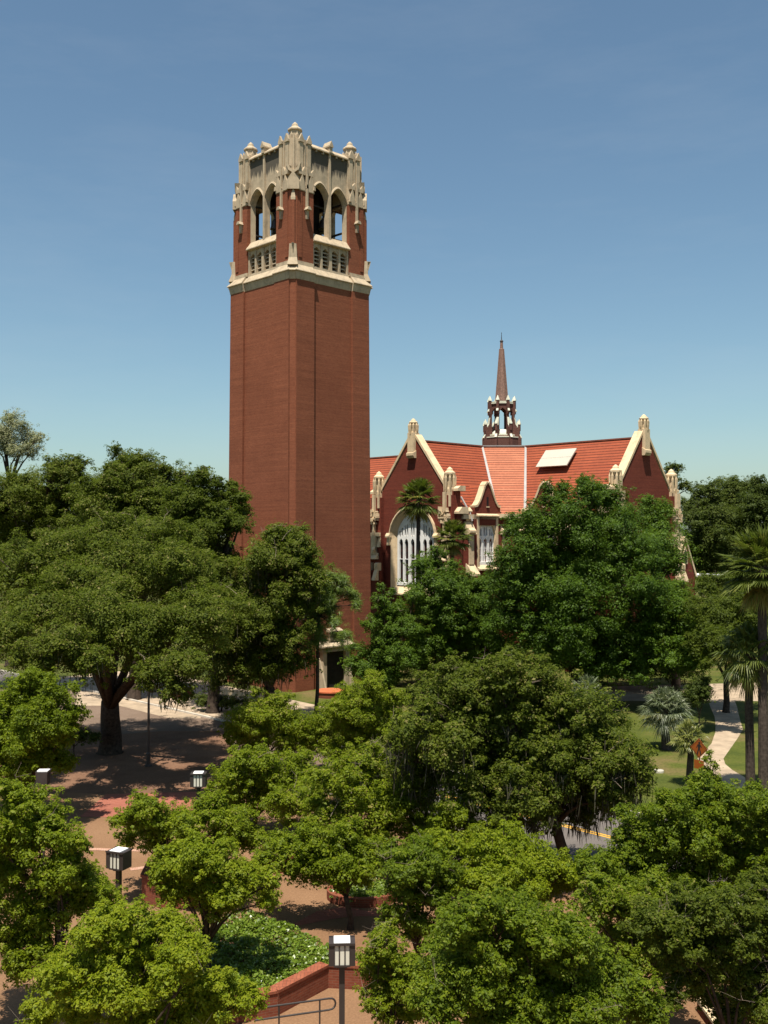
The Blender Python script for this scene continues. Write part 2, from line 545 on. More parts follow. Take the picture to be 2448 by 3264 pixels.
def plan(h, pw, rec, ch):
    """Square with clasping corner piers, recessed panels and notched corners, anticlockwise."""
    side = [(-h + ch, -h), (-h + pw, -h), (-h + pw, -h + rec), (h - pw, -h + rec), (h - pw, -h), (h - ch, -h), (h - ch, -h + 0.14), (h - 0.14, -h + ch)]
    out = []
    for k in range(4):
        c, s = round(math.cos(k * math.pi / 2)), round(math.sin(k * math.pi / 2))
        out += [(x * c - y * s, x * s + y * c) for x, y in side]
    return out


def ring(h, pw, rec, ch, z):
    return [(x, y, z) for x, y in plan(h, pw, rec, ch)]


mb = MB()
mb.loft([ring(4.66, 2.40, 0.20, 0.46, 0), ring(4.60, 2.39, 0.20, 0.46, 12), ring(S, 2.37, 0.20, 0.46, 34.62)], True, False)
mb.build('brick_shaft', M['tower_brick'], tower)
mb = MB()
mb.loft([ring(S + o, 2.37 + o, 0.20, 0.46, z) for z, o in ((34.60, -0.02), (34.64, 0.02), (35.27, 0.13), (35.29, 0.24), (35.35, 0.24), (35.92, -0.18), (36.10, -0.19))])
mb.build('cornice', M['crown_stone'], tower)

HU = 4.22
# a corner pier of the belfry with its stone turret, built for one corner and turned for the others
mb = MB()
a, b = -HU, -HU + 2.2
pp = [(a + 0.42, a), (b, a), (b, a + 0.80), (a + 0.80, a + 0.80), (a + 0.80, b), (a, b), (a, a + 0.42)]
mb.prism(pp, 36.05, 42.15)
for q in ((a + 0.50, a - 0.05, 0.38), ):
    mb.box(a + 0.62, a + 0.95, a - 0.05, a + 0.1, 36.6, 41.9)
    mb.box(a - 0.05, a + 0.1, a + 0.62, a + 0.95, 36.6, 41.9)
mb.lathe(a + 0.24, a + 0.24, [(0.24, 37.3), (0.24, 41.2)], 8)
pier = mb.build('corner_pier', M['tower_brick'], tower)

mb = MB()
mb.prism([(a + 0.40, a - 0.03), (b + 0.03, a - 0.03), (b + 0.03, b), (a - 0.03, b), (a - 0.03, a + 0.40)], 35.95, 36.28)
g = 0.18
# tip of the brick colonnette and the gabled pedestal at its foot
tip = MB()
tip.lathe(a + 0.24, a + 0.24, [(0.27, 41.2), (0.27, 41.42), (0.05, 42.25)], 4, 0)
dq = Vector((-1, -1, 0)).normalized()
sq = Vector((1, -1, 0)).normalized()
c0 = Vector((a + 0.22, a + 0.22, 0))
mb.loft([[tuple(c0 + dq * d + sq * s + Vector((0, 0, z))) for d, s in ((-0.3, -w), (f, -w), (f, w), (-0.3, w))]
         for z, w, f in ((35.8, 0.44, 0.55), (36.45, 0.34, 0.30), (37.0, 0.32, 0.30), (37.62, 0.28, 0.28))])
mb.loft([[tuple(c0 + dq * d + sq * s + Vector((0, 0, z))) for d, s in ((-0.2, -w), (f, 0), (f, 0.001), (-0.2, w))]
         for z, w, f in ((36.85, 0.02, 0.34), (37.62, 0.30, 0.56), (37.66, 0.30, 0.56))])
pier_base = mb
mb = MB()
# turret mass
m0, m1 = a + 0.26, a + 2.17
mb.prism([(m0 + 0.55, m0), (m1, m0), (m1, m1), (m0, m1), (m0, m0 + 0.55)], 42.15, 46.35)
mb.prism([(a + 0.38, a - 0.06), (b + 0.05, a - 0.06), (b + 0.05, b), (a - 0.06, b), (a - 0.06, a + 0.38)], 42.05, 42.55)
mb.loft([[(a + 0.42 + i, a + i, z), (b, a + i, z), (b, b, z), (a + i, b, z), (a + i, a + 0.42 + i, z)] for i, z in ((0, 42.5), (0.26, 43.6))])


def on_face(mbx, poly, depth, flip, y0=None):
    """Extrude an (x, z) outline from the -y face of the corner; flip puts it on the -x face."""
    y0 = a if y0 is None else y0
    if flip: mbx.extr([(y0, x, z) for x, z in poly], (-depth, 0, 0))
    else: mbx.extr([(x, y0, z) for x, z in poly], (0, -depth, 0))


def gablet(x, w, z0, z1, z2):
    return [(x - w, z0), (x + w, z0), (x + w, z1), (x, z2), (x - w, z1)]


for flip in (False, True):
    for x in (a + 1.02, a + 1.86):                                   # ribs with gabled caps
        on_face(mb, gablet(x, 0.19, 42.6, 46.35, 46.70), 0.10, flip, a + 0.26)
        on_face(mb, [(x - 0.25, 46.05), (x + 0.25, 46.05), (x + 0.25, 46.25), (x, 46.74), (x - 0.25, 46.25)], 0.18, flip, a + 0.26)
    for x in (a + 1.44, ):                                            # slim roll between the ribs
        on_face(mb, [(x - 0.06, 42.6), (x + 0.06, 42.6), (x + 0.06, 46.3), (x - 0.06, 46.3)], 0.08, flip, a + 0.26)
    on_face(mb, gablet(a + 0.95, 0.30, 42.1, 42.6, 43.4), 0.13, flip, a + 0.04)
    on_face(mb, gablet(a + 1.90, 0.28, 42.1, 42.6, 43.5), 0.13, flip, a + 0.04)
    on_face(mb, [(a + 0.62, 43.35), (a + 1.28, 43.35), (a + 1.40, 44.0), (a + 1.22, 44.05), (a + 0.95, 43.6), (a + 0.68, 44.05), (a + 0.5, 44.0)], 0.34, flip, a + 0.26)
    on_face(mb, [(a + 1.66, 43.40), (a + 2.12, 43.40), (a + 2.18, 44.0), (a + 1.90, 43.66), (a + 1.60, 44.0)], 0.34, flip, a + 0.26)
    x = a + 1.42                                                      # pendant shaft with a bracket foot
    on_face(mb, [(x - 0.09, 40.75), (x + 0.09, 40.75), (x + 0.09, 44.0), (x - 0.09, 44.0)], 0.20, flip, a + 0.03)
    on_face(mb, [(x - 0.24, 40.55), (x + 0.24, 40.55), (x + 0.10, 40.80), (x - 0.10, 40.80)], 0.44, flip)
    on_face(mb, [(x - 0.08, 39.85), (x + 0.08, 39.85), (x + 0.16, 40.55), (x - 0.16, 40.55)], 0.20, flip)
    for xx in (a + 0.55, a + 1.42, a + 2.2):
        on_face(mb, [(xx - 0.11, 42.30), (xx + 0.11, 42.30), (xx + 0.05, 42.62), (xx - 0.05, 42.62)], 0.17, flip)
# big gablet on the cut corner
for z0, z1, z2, w, f0, f1 in ((42.05, 42.75, 43.5, 0.52, -0.4, 0.20), ):
    po = [(-w, z0), (w, z0), (w, z1), (0, z2), (-w, z1)]
    mb.extr([tuple(c0 + dq * f0 + sq * s + Vector((0, 0, z))) for s, z in po], tuple(dq * (f1 - f0)))
po = [(-0.50, 44.25), (-0.28, 43.80), (0, 43.60), (0.28, 43.80), (0.50, 44.25), (0.62, 44.25), (0.45, 43.65), (0, 43.38), (-0.45, 43.65), (-0.62, 44.25)]
mb.extr([tuple(c0 + dq * -0.45 + sq * s + Vector((0, 0, z))) for s, z in po], tuple(dq * 0.46))
mb.extr([tuple(c0 + dq * -0.6 + sq * s + Vector((0, 0, z))) for s, z in ((-0.07, 43.5), (0.07, 43.5), (0.07, 46.6), (-0.07, 46.6))], tuple(dq * 0.34))
# drum and cap
cc = a + 1.14
mb.lathe(cc, cc, [(0.62, 46.3), (0.62, 46.70), (0.52, 46.75), (0.52, 47.15), (0.64, 47.19), (0.64, 47.28), (0.30, 47.55), (0.26, 47.72), (0.05, 47.92)], 8)
for k in range(8):
    an = math.pi / 8 + k * math.pi / 4
    x, y = cc + 0.62 * math.cos(an), cc + 0.62 * math.sin(an)
    mb.lathe(x, y, [(0.11, 46.2), (0.11, 46.72), (0.02, 46.95)], 4)
turret = mb.build('corner_turret', M['crown_stone'], pier)
base_ = pier_base.build('pier_base', M['crown_stone'], pier)
tip_ = tip.build('colonnette_tip', M['crown_stone'], pier)
for k in (1, 2, 3):
    c = turned(pier, k)
    for o in (turret, base_, tip_): copy_of(o, c)


def arch_pts(w, zs, za, n=12, p=1.9, q=0.62):
    """Half-width w, springing zs, apex za: points from one side over the top to the other."""
    out = []
    for i in range(n + 1):
        t = -1 + 2 * i / n
        out.append((w * t, zs + (za - zs) * max(0.0, 1 - abs(t) ** p) ** q))
    return out


# belfry panel of one side: two splayed arched lights in a stone wall, louvres under the sill
mb = MB()
yo, yi = -HU + 0.36, -HU + 0.80
zs, ztop = 38.30, 45.90
for cx in (-1.02, 1.02):
    oo = [(cx - 0.97, zs)] + [(cx + x, z) for x, z in arch_pts(0.97, 42.15, 43.15, 12, 1.7, 0.8)] + [(cx + 0.97, zs)]
    ii = [(cx - 0.86, zs)] + [(cx + x, z) for x, z in arch_pts(0.86, 42.05, 42.98, 12, 1.7, 0.8)] + [(cx + 0.86, zs)]
    n = len(oo)
    mb.add([(x, yo, z) for x, z in oo] + [(x, yi, z) for x, z in ii], [(i, i + 1, n + i + 1, n + i) for i in range(n - 1)])
    e0, e1 = cx - 1.02, cx + 1.02
    for yy, pts in ((yo, oo), (yi, ii)):
        xs = pts[0][0]
        xe = pts[-1][0]
        mb.add([(e0, yy, zs), (xs, yy, zs), (xs, yy, pts[1][1]), (xs, yy, ztop), (e0, yy, ztop)], [(0, 1, 2, 3, 4)])
        mb.add([(xe, yy, zs), (e1, yy, zs), (e1, yy, ztop), (xe, yy, ztop), (xe, yy, pts[-2][1])], [(0, 1, 2, 3, 4)])
        for i in range(1, n - 2):
            (x0, z0), (x1, z1) = pts[i], pts[i + 1]
            mb.add([(x0, yy, z0), (x1, yy, z1), (x1, yy, ztop), (x0, yy, ztop)], [(0, 1, 2, 3)])
    # hood mould over the arch
    hm = arch_pts(1.0, 42.2, 43.28, 12, 1.7, 0.8)
    for i in range(len(hm) - 1):
        (x0, z0), (x1, z1) = hm[i], hm[i + 1]
        mb.hexa([(cx + x0, yo - 0.12, z0 - 0.02), (cx + x1, yo - 0.12, z1 - 0.02), (cx + x1, yo + 0.02, z1 - 0.10), (cx + x0, yo + 0.02, z0 - 0.10),
                 (cx + x0, yo - 0.06, z0 + 0.12), (cx + x1, yo - 0.06, z1 + 0.12), (cx + x1, yo + 0.02, z1 + 0.14), (cx + x0, yo + 0.02, z0 + 0.14)])
mb.add([(-2.04, yo, ztop), (2.04, yo, ztop), (2.04, yi, ztop), (-2.04, yi, ztop)], [(0, 1, 2, 3)])
wall_panel = mb.build('belfry_panel', M['drip_stone'], tower, recalc=False)
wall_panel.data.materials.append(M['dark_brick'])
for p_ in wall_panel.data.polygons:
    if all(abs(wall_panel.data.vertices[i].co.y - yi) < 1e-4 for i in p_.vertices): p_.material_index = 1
mb = MB()
mb.extr([(-2.04, -HU + 0.14, 45.86), (-2.04, -HU + 0.14, 45.96), (-2.04, -HU + 0.62, 46.36), (-2.04, -HU + 1.2, 46.36), (-2.04, -HU + 1.2, 45.86)], (4.08, 0, 0))
for x in (-1.5, -0.75, 0.75, 1.5):
    mb.box(x - 0.07, x + 0.07, -HU + 0.2, -HU + 0.36, 45.68, 45.86)
mb.extr([(-0.12, -HU + 0.22, 38.6), (0.12, -HU + 0.22, 38.6), (0.10, -HU + 0.22, 46.4), (-0.10, -HU + 0.22, 46.4)], (0, 0.30, 0))
mb.extr([(-0.22, -HU + 0.02, 46.40), (0.22, -HU + 0.02, 46.40), (0.22, -HU + 0.02, 46.52), (0, -HU + 0.02, 46.92), (-0.22, -HU + 0.02, 46.52)], (0, 0.95, 0))
mb.box(-0.16, 0.16, -HU + 0.08, -HU + 0.9, 45.95, 46.42)
mb.extr([(-2.03, -HU + 0.95, 39.06), (-2.03, -HU + 0.38, 39.0), (-2.03, -HU - 0.14, 38.34), (-2.03, -HU - 0.14, 38.27), (-2.03, -HU + 0.10, 38.20), (-2.03, -HU + 0.95, 38.20)], (4.06, 0, 0))
coping = mb.build('coping', M['crown_stone'], wall_panel)
mb = MB()
for x in (-1.93, -1.0, 0, 1.0, 1.93):
    w = 0.15 if x == 0 else 0.10
    mb.box(x - w, x + w, -HU + 0.12, -HU + 0.8, 36.0, 38.27)
mb.box(-2.03, 2.03, -HU + 0.20, -HU + 0.8, 37.92, 38.27)
for x in (-1.46, -0.5, 0.5, 1.46):
    for k in range(2):
        s = -1 if k else 1
        mb.extr([(x + s * 0.42, -HU + 0.22, 37.92), (x, -HU + 0.22, 37.92), (x + s * 0.42, -HU + 0.22, 37.62)], (0, 0.5, 0))
lm = mb.build('louver_mullion', M['crown_stone'], wall_panel)
mb = MB()
for x0, x1 in ((-1.83, -1.1), (-0.9, -0.15), (0.15, 0.9), (1.1, 1.83)):
    for k in range(5):
        z = 36.12 + k * 0.345
        mb.hexa([(x0, -HU + 0.30, z), (x1, -HU + 0.30, z), (x1, -HU + 0.55, z + 0.17), (x0, -HU + 0.55, z + 0.17),
                 (x0, -HU + 0.30, z + 0.06), (x1, -HU + 0.30, z + 0.06), (x1, -HU + 0.55, z + 0.23), (x0, -HU + 0.55, z + 0.23)])
sl = mb.build('louver', M['crown_stone'], wall_panel)
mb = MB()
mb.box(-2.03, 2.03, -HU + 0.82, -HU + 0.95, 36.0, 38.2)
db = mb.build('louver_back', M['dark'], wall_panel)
for k in (1, 2, 3):
    c = turned(wall_panel, k)
    for o in (coping, lm, sl, db): copy_of(o, c)
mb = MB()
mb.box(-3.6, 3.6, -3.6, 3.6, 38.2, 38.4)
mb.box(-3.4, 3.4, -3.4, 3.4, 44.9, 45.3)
mb.box(-1.2, 1.2, -1.2, 1.2, 38.4, 44.9)  # core box added to block the sky behind the inner lights
mb.build('chamber_sky_block', M['dark'], tower)
mb = MB()
for z in (39.6, 42.0):
    for o in (-1.9, 1.9):
        mb.box(-3.4, 3.4, o - 0.07, o + 0.07, z, z + 0.14)
        mb.box(o - 0.07, o + 0.07, -3.4, 3.4, z + 0.14, z + 0.28)
bell_frame = mb
for k in range(4):
    c, s = round(math.cos(k * math.pi / 2)), round(math.sin(k * math.pi / 2))
    for q in (-1.05, 1.05):
        mb = MB()
        x, y = q * c + 1.9 * s, q * s - 1.9 * c
        mb.lathe(x, y, [(0.48, 40.3), (0.40, 40.6), (0.30, 41.0), (0.12, 41.15), (0.03, 42.0)], 12)
        mb.build('bell', M['metal'], tower)
bell_frame.build('bell_frame', M['metal'], tower)
# entrance on the side that faces the plaza
mb = MB()
yf = -4.64 + 0.2
for s in (-1, 1):
    mb.extr([(s * 1.05, yf - 0.45, 0), (s * 1.45, yf - 0.45, 0), (s * 1.45, yf - 0.45, 3.1), (s * 1.05, yf - 0.45, 3.1)], (0, 0.55, 0))
    mb.extr([(s * 1.45, yf - 0.9, 0), (s * 1.62, yf - 0.9, 0), (s * 1.62, yf - 0.1, 2.6), (s * 1.45, yf - 0.1, 2.6)], (0, 0.9, 0))
mb.box(-1.6, 1.6, yf - 0.55, yf + 0.1, 3.1, 3.5)
mb.extr([(-1.8, yf - 0.75, 3.5), (-1.8, yf - 0.75, 3.6), (-1.8, yf - 0.1, 3.95), (-1.8, yf + 0.1, 3.95), (-1.8, yf + 0.1, 3.5)], (3.6, 0, 0))
mb.box(-0.6, 0.6, yf - 0.3, yf + 0.1, 3.95, 4.75)
mb.extr([(-0.75, yf - 0.5, 4.75), (-0.75, yf - 0.5, 4.83), (-0.75, yf + 0.1, 5.1), (-0.75, yf + 0.1, 4.75)], (1.5, 0, 0))
portal = mb.build('portal', M['crown_stone'], tower)
mb = MB()
mb.box(-1.05, 1.05, yf - 0.12, yf + 0.05, 0.02, 3.1)
mb.build('door', M['dark'], portal)

for me_ in {o.data for o in bpy.data.objects if o.type == 'MESH' and (o.parent == tower or (o.parent and o.parent.parent == tower))}:
    for v_ in me_.vertices:                       # the belfry stage is a little taller than first drawn
        if v_.co.z > 38.4: v_.co.z = 38.4 + (v_.co.z - 38.4) * 1.066
# ------------------------------------------------------------------ the hall: cross-shaped, brick, red roof
HC = (12.88, 112.0, 0)
ZR, ZE, DE, SL = 22.5, 15.1, 5.8, 1.276
hall = thing('brick_hall', 'gothic red brick hall with steep orange clay roofs and stone pinnacles', 'building', HC, GRID)
LA, RA = 13.0, 17.2                                       # arm lengths (-x and -y)
mb = MB()
mb.box(-LA, LA, -5.5, 5.5, 0, ZE - 0.1)
mb.box(-5.5, 5.5, -RA, 34, 0, ZE - 0.12)
mb.prism([(-7.66, -5.45), (-5.45, -7.66), (-5.45, -5.45)], 0, ZE - 0.14)
mb.build('wall', M['hall_brick'], hall)
mb = MB()
# eaves parapet in stone
for k in range(0, 1):
    mb.box(-LA, -7.9, -5.95, -5.45, ZE - 0.5, ZE - 0.05)
    mb.box(-5.95, -5.45, -RA, -7.9, ZE - 0.5, ZE - 0.05)
    mb.box(-5.95, -5.45, 5.0, 33, ZE - 0.5, ZE - 0.05)
    mb.extr([(-8.1, -5.95, ZE - 0.35), (-5.95, -8.1, ZE - 0.35), (-5.5, -7.7, ZE - 0.35), (-7.7, -5.5, ZE - 0.35)], (0, 0, 0.42))
mb.build('eaves', M['stone'], hall)
mb = MB()


def gable_roof(mbx, axis, a0, a1, over=0.12):
    t = 0.12
    pr = [(-DE - over, ZE - over * SL), (0, ZR), (DE + over, ZE - over * SL), (DE + over, ZE - over * SL - t * 2), (0, ZR - t * 2), (-DE - over, ZE - over * SL - t * 2)]
    if axis == 'x': mbx.extr([(a0, y, z) for y, z in pr], (a1 - a0, 0, 0))
    else: mbx.extr([(x, a0, z) for x, z in pr], (0, a1 - a0, 0))


gable_roof(mb, 'x', -LA, LA)
roof = mb.build('roof', M['roof'], hall)
mb = MB()
gable_roof(mb, 'y', -RA, 33.8)
mb.build('roof', M['roof'], hall)
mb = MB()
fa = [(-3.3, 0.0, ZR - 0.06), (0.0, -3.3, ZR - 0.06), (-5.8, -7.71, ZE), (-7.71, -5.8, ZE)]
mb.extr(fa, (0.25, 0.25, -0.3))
mb.build('roof_facet', M['roof_sunlit'], hall)


def bar(mbx, p, q, w, h, up=(0, 0, 1)):
    p, q = Vector(p), Vector(q)
    d = (q - p).normalized()
    s = d.cross(Vector(up))
    if s.length < 1e-4: s = Vector((1, 0, 0))
    s.normalize()
    t = s.cross(d)
    c = []
    for base in (p, q):
        c += [base - s * w / 2, base + s * w / 2, base + s * w / 2 + t * h, base - s * w / 2 + t * h]
    mbx.hexa([c[0], c[1], c[2], c[3], c[4], c[5], c[6], c[7]])


mb = MB()
bar(mb, (fa[0][0], fa[0][1], ZR + 0.02), (fa[1][0], fa[1][1], ZR + 0.02), 0.25, 0.12)
bar(mb, fa[0], fa[3], 0.26, 0.10, (-1, -1, 1))
bar(mb, fa[1], fa[2], 0.26, 0.10, (-1, -1, 1))
mb.build('flashing', M['lead'], hall)
mb = MB()
bar(mb, (-LA, 0, ZR - 0.02), (-2.5, 0, ZR - 0.02), 0.28, 0.14)
bar(mb, (0, -RA, ZR - 0.02), (0, -2.5, ZR - 0.02), 0.28, 0.14)
bar(mb, (0, 2.5, ZR - 0.02), (0, 33.5, ZR - 0.02), 0.28, 0.14)
mb.build('ridge_cap', mat_plain('ridge_tile', (0.20, 0.07, 0.045), 0.8, 0.2), hall)


def pinnacle(mbx, x, y, zb, zt, r=0.55):
    """Octagonal gabled stone pinnacle head."""
    h = zt - zb
    mbx.lathe(x, y, [(r * 0.78, zb), (r * 0.80, zb + h * 0.22), (r * 0.66, zb + h * 0.30), (r * 0.66, zb + h * 0.62), (r * 1.0, zb + h * 0.70), (r * 1.14, zb + h * 0.74), (r * 1.16, zb + h * 0.80), (r * 0.66, zb + h * 0.87), (r * 0.60, zb + h * 0.92), (r * 0.12, zt)], 8)
    for k in range(8):
        an = k * math.pi / 4
        px, py = x + r * 1.08 * math.cos(an), y + r * 1.08 * math.sin(an)
        mbx.lathe(px, py, [(0.05, zb + h * 0.14), (0.10, zb + h * 0.40), (0.12, zb + h * 0.62), (0.02, zb + h * 0.74)], 4)


class FaceMB(MB):
    """Shapes drawn on a facade: s runs along the wall as the viewer sees it, z up, d out of the wall towards the viewer."""
    def __init__(self, origin, sdir, ddir):
        super().__init__()
        self.o, self.s, self.d = Vector(origin), Vector(sdir), Vector(ddir)

    def pt(self, s, z, d):
        return tuple(self.o + self.s * s + self.d * d + Vector((0, 0, z)))

    def slab(self, poly, d0, d1):
        return self.extr([self.pt(s, z, d0) for s, z in poly], self.d * (d1 - d0))

    def rect(self, s0, s1, z0, z1, d0, d1):
        return self.slab([(s0, z0), (s1, z0), (s1, z1), (s0, z1)], d0, d1)

    def wedge(self, s0, s1, prof):
        """Profile of (d, z) extruded along s."""
        return self.extr([self.pt(s0, z, d) for d, z in prof], self.s * (s1 - s0))


def arch_z(s, w, zs, za):
    t = min(1.0, abs(s) / w)
    return zs + (za - zs) * max(0.0, 1 - t ** 2.1) ** 0.60


def tracery(F, w, z0, zs, za, lights, bars, d0, d1):
    """White window frame: full bars between lights, cusped heads over the lights, slit openings in the arch head."""
    zt = zs - 0.35
    edges = [-w] + [e for l in lights for e in l] + [w]
    for i in range(0, len(edges), 2):                        # solid mullions, floor to arch
        s0, s1 = edges[i], edges[i + 1]
        F.slab([(s0, z0), (s1, z0), (s1, arch_z(s1, w, zs, za)), ((s0 + s1) / 2, arch_z((s0 + s1) / 2, w, zs, za)), (s0, arch_z(s0, w, zs, za))], d0, d1 + (0.06 if s1 - s0 > 0.5 else 0))
    for s0, s1 in lights:
        m, q = (s0 + s1) / 2, (s1 - s0) / 4
        F.slab([(s0, zt), (s0, zt - 0.42), (s0 + q * 0.5, zt - 0.16), (m, zt + 0.05), (s1 - q * 0.5, zt - 0.16), (s1, zt - 0.42), (s1, zt + 0.28), (s0, zt + 0.28)], d0, d1)
        F.rect(m - 0.05, m + 0.05, zt + 0.2, arch_z(m, w, zs, za), d0, d1)
        for a0, a1 in ((s0, m - 0.05), (m + 0.05, s1)):
            mm = (a0 + a1) / 2
            top = min(arch_z(a0, w, zs, za), arch_z(a1, w, zs, za))
            zb = zt + 0.28 + max(0.3, (top - zt - 0.28) * 0.55)
            F.slab([(a0, zb), (mm, zb + 0.15), (a1, zb), (a1, arch_z(a1, w, zs, za)), (mm, arch_z(mm, w, zs, za)), (a0, arch_z(a0, w, zs, za))], d0, d1)
        for zb in bars:
            F.rect(s0, s1, zb - 0.03, zb + 0.03, d0, d1 - 0.08)
    F.rect(-w, w, z0 - 0.3, z0, d0, d1 + 0.1)


def gable_front(origin, sdir, ddir, window):
    """One arm's end wall with its buttresses, coping and pinnacles."""
    F = FaceMB(origin, sdir, ddir)
    W = F
    # brick wall with the window left open when it shows
    ww, zs_, za_, zb_ = 3.15, 13.0, 15.75, 7.35
    prof = [(-6.0, 0), (6.0, 0), (6.0, 15.2), (5.75, 15.2), (5.75, 17.3), (4.55, 17.3), (0, 22.95), (-4.55, 17.3), (-5.75, 17.3), (-5.75, 15.2), (-6.0, 15.2)]
    if not window:
        W.slab(prof, -0.7, 0)
    else:
        arch = [(s, arch_z(s, ww, zs_, za_)) for s in [ww * (-1 + 2 * i / 16) for i in range(17)]]
        W.slab([(-6.0, 0), (-ww, 0), (-ww, 17.3), (-5.75, 17.3), (-5.75, 15.2), (-6, 15.2)], -0.7, 0)
        W.slab([(6.0, 0), (ww, 0), (ww, 17.3), (5.75, 17.3), (5.75, 15.2), (6, 15.2)], -0.7, 0)
        W.rect(-ww, ww, 0, zb_, -0.7, 0)
        W.slab([(-4.55, 17.3), (4.55, 17.3), (0, 22.95)], -0.7, 0)
        for i in range(16):
            W.slab([arch[i], arch[i + 1], (arch[i + 1][0], 17.3), (arch[i][0], 17.3)], -0.7, 0)
    for c in (-4.95, 4.95):
        W.rect(c - 0.75, c + 0.75, 0, 16.9, 0, 0.45)
        W.rect(c - 0.95, c + 0.95, 0, 9.4, 0.45, 0.8)
    wall = W.build('gable_wall', M['hall_brick'], hall)
    C = FaceMB(origin, sdir, ddir)
    for s in (-1, 1):                                       # raking coping
        p0, p1 = Vector((s * 0.25, 23.0)), Vector((s * 4.75, 17.28))
        n = Vector((s * 5.65, 4.55)).normalized()
        C.slab([tuple(p0), tuple(p1), tuple(p1 + n * 0.22), tuple(p0 + n * 0.22)], -0.85, 0.08)
        C.rect(*sorted((s * 4.45, s * 4.85)), 16.75, 17.35, -0.85, 0.16)
        C.wedge(*sorted((s * 5.55, s * 6.15)), [(-1.0, 17.3), (0.12, 17.3), (0.12, 17.55), (-0.3, 17.8), (-1.0, 17.8)])
        C.wedge(*sorted((s * 5.75, s * 6.35)), [(-1.2, 15.1), (0.2, 15.1), (0.2, 15.3), (-0.3, 15.75), (-1.2, 15.75)])
    C.rect(-0.42, 0.42, 20.9, 23.3, -0.5, 0.34)
    C.wedge(-0.50, 0.50, [(0, 20.75), (0.30, 20.75), (0.44, 21.0), (0.44, 21.25), (0, 21.5)])
    C.build('coping', M['stone'], wall)
    P = FaceMB(origin, sdir, ddir)
    q = Vector(P.pt(0, 0, -0.08))
    pinnacle(P, q.x, q.y, 22.9, 24.75, 0.40)
    P.build('apex_pinnacle', M['stone'], wall)
    for c in (-4.95, 4.95):
        P = FaceMB(origin, sdir, ddir)
        q = Vector(P.pt(c, 0, -0.05))
        pinnacle(P, q.x, q.y, 16.85, 19.65, 0.50)
        P.rect(c - 0.22, c + 0.06, 11.4, 17.2, 0.45, 0.75)
        P.rect(c + 0.42, c + 0.62, 15.8, 17.2, 0.3, 0.6)
        P.wedge(c - 0.80, c + 0.45, [(0.3, 10.55), (0.95, 10.55), (0.95, 10.65), (0.5, 11.2), (0.3, 11.2)])
        P.rect(c - 0.45, c + 0.25, 11.0, 13.0, 0.4, 0.72)
        P.wedge(c - 0.70, c - 0.30, [(0.45, 12.9), (0.72, 12.9), (0.72, 13.3), (0.45, 13.3)])
        P.wedge(c + 0.15, c + 0.75, [(0.45, 12.9), (0.72, 12.9), (0.72, 13.3), (0.45, 13.3)])
        P.wedge(c + 0.35, c + 0.75, [(0.4, 11.8), (0.65, 11.8), (0.45, 12.8), (0.4, 12.8)])
        P.wedge(c - 0.15, c + 0.25, [(0.45, 11.35), (0.95, 11.35), (0.95, 11.55), (0.72, 11.85), (0.45, 11.85)])
        rr = random.Random(int(c * 10) + 7)
        for k in range(34):                                 # carved bracket work half way up the shaft
            ss, zz = c - 0.08 + rr.uniform(-0.62, 0.62), 14.1 + rr.uniform(0, 1.35)
            h = rr.uniform(0.12, 0.42)
            P.slab([(ss - 0.06, zz), (ss + 0.06, zz), (ss + 0.02, zz + h), (ss - 0.04, zz + h)], 0.4, 0.78 + rr.uniform(0, 0.25))
        P.rect(c - 0.7, c + 0.55, 14.65, 14.8, 0.45, 0.9)
        for o in (-0.82, 0.34):
            P.wedge(c + o, c + o + 0.5, [(0.7, 8.4), (1.35, 8.4), (1.35, 8.5), (0.95, 9.5), (0.95, 9.6), (1.0, 9.6), (1.0, 10.1), (0.75, 10.2), (0.45, 10.2), (0.45, 9.3)])
        P.build('corner_pinnacle', M['stone'], wall)
    if window:
        R = FaceMB(origin, sdir, ddir)
        wi = 2.6
        n = 20
        out = [(s, arch_z(s, ww, zs_, za_)) for s in [ww * (-1 + 2 * i / n) for i in range(n + 1)]]
        inn = [(s, arch_z(s, wi, zs_, za_ - 0.5)) for s in [wi * (-1 + 2 * i / n) for i in range(n + 1)]]
        out = [(-ww, zb_)] + out + [(ww, zb_)]
        inn = [(-wi, zb_ + 0.6)] + inn + [(wi, zb_ + 0.6)]
        for i in range(len(out) - 1):
            R.hexa([R.pt(*out[i], 0.03), R.pt(*out[i + 1], 0.03), R.pt(*inn[i + 1], -0.5), R.pt(*inn[i], -0.5),
                    R.pt(*out[i], -0.35), R.pt(*out[i + 1], -0.35), R.pt(*inn[i + 1], -0.65), R.pt(*inn[i], -0.65)])
        R.wedge(-ww - 0.12, ww + 0.12, [(0.28, zb_ - 0.35), (0.28, zb_ - 0.2), (-0.5, zb_ + 0.62), (-0.65, zb_ + 0.62), (-0.3, zb_ - 0.35)])
        hood = [(s, arch_z(s, ww + 0.2, zs_, za_ + 0.25)) for s in [(ww + 0.2) * (-1 + 2 * i / n) for i in range(n + 1)]]
        for i in range(n):
            if abs(i - n / 2 + 0.5) < 9.8:
                (s0, z0), (s1, z1) = hood[i], hood[i + 1]
                R.hexa([R.pt(s0 * 0.955, z0 - 0.16, -0.02), R.pt(s1 * 0.955, z1 - 0.16, -0.02), R.pt(s1, z1, -0.02), R.pt(s0, z0, -0.02),
                        R.pt(s0 * 0.965, z0 - 0.12, 0.24), R.pt(s1 * 0.965, z1 - 0.12, 0.24), R.pt(s1, z1, 0.2), R.pt(s0, z0, 0.2)])
        for s in (-1, 1):
            R.wedge(*sorted((s * 3.05, s * 3.6)), [(0, 12.8), (0.42, 12.8), (0.42, 12.95), (0.2, 13.25), (0, 13.25)])
            R.rect(*sorted((s * 3.15, s * 3.5)), 12.0, 12.8, 0, 0.26)
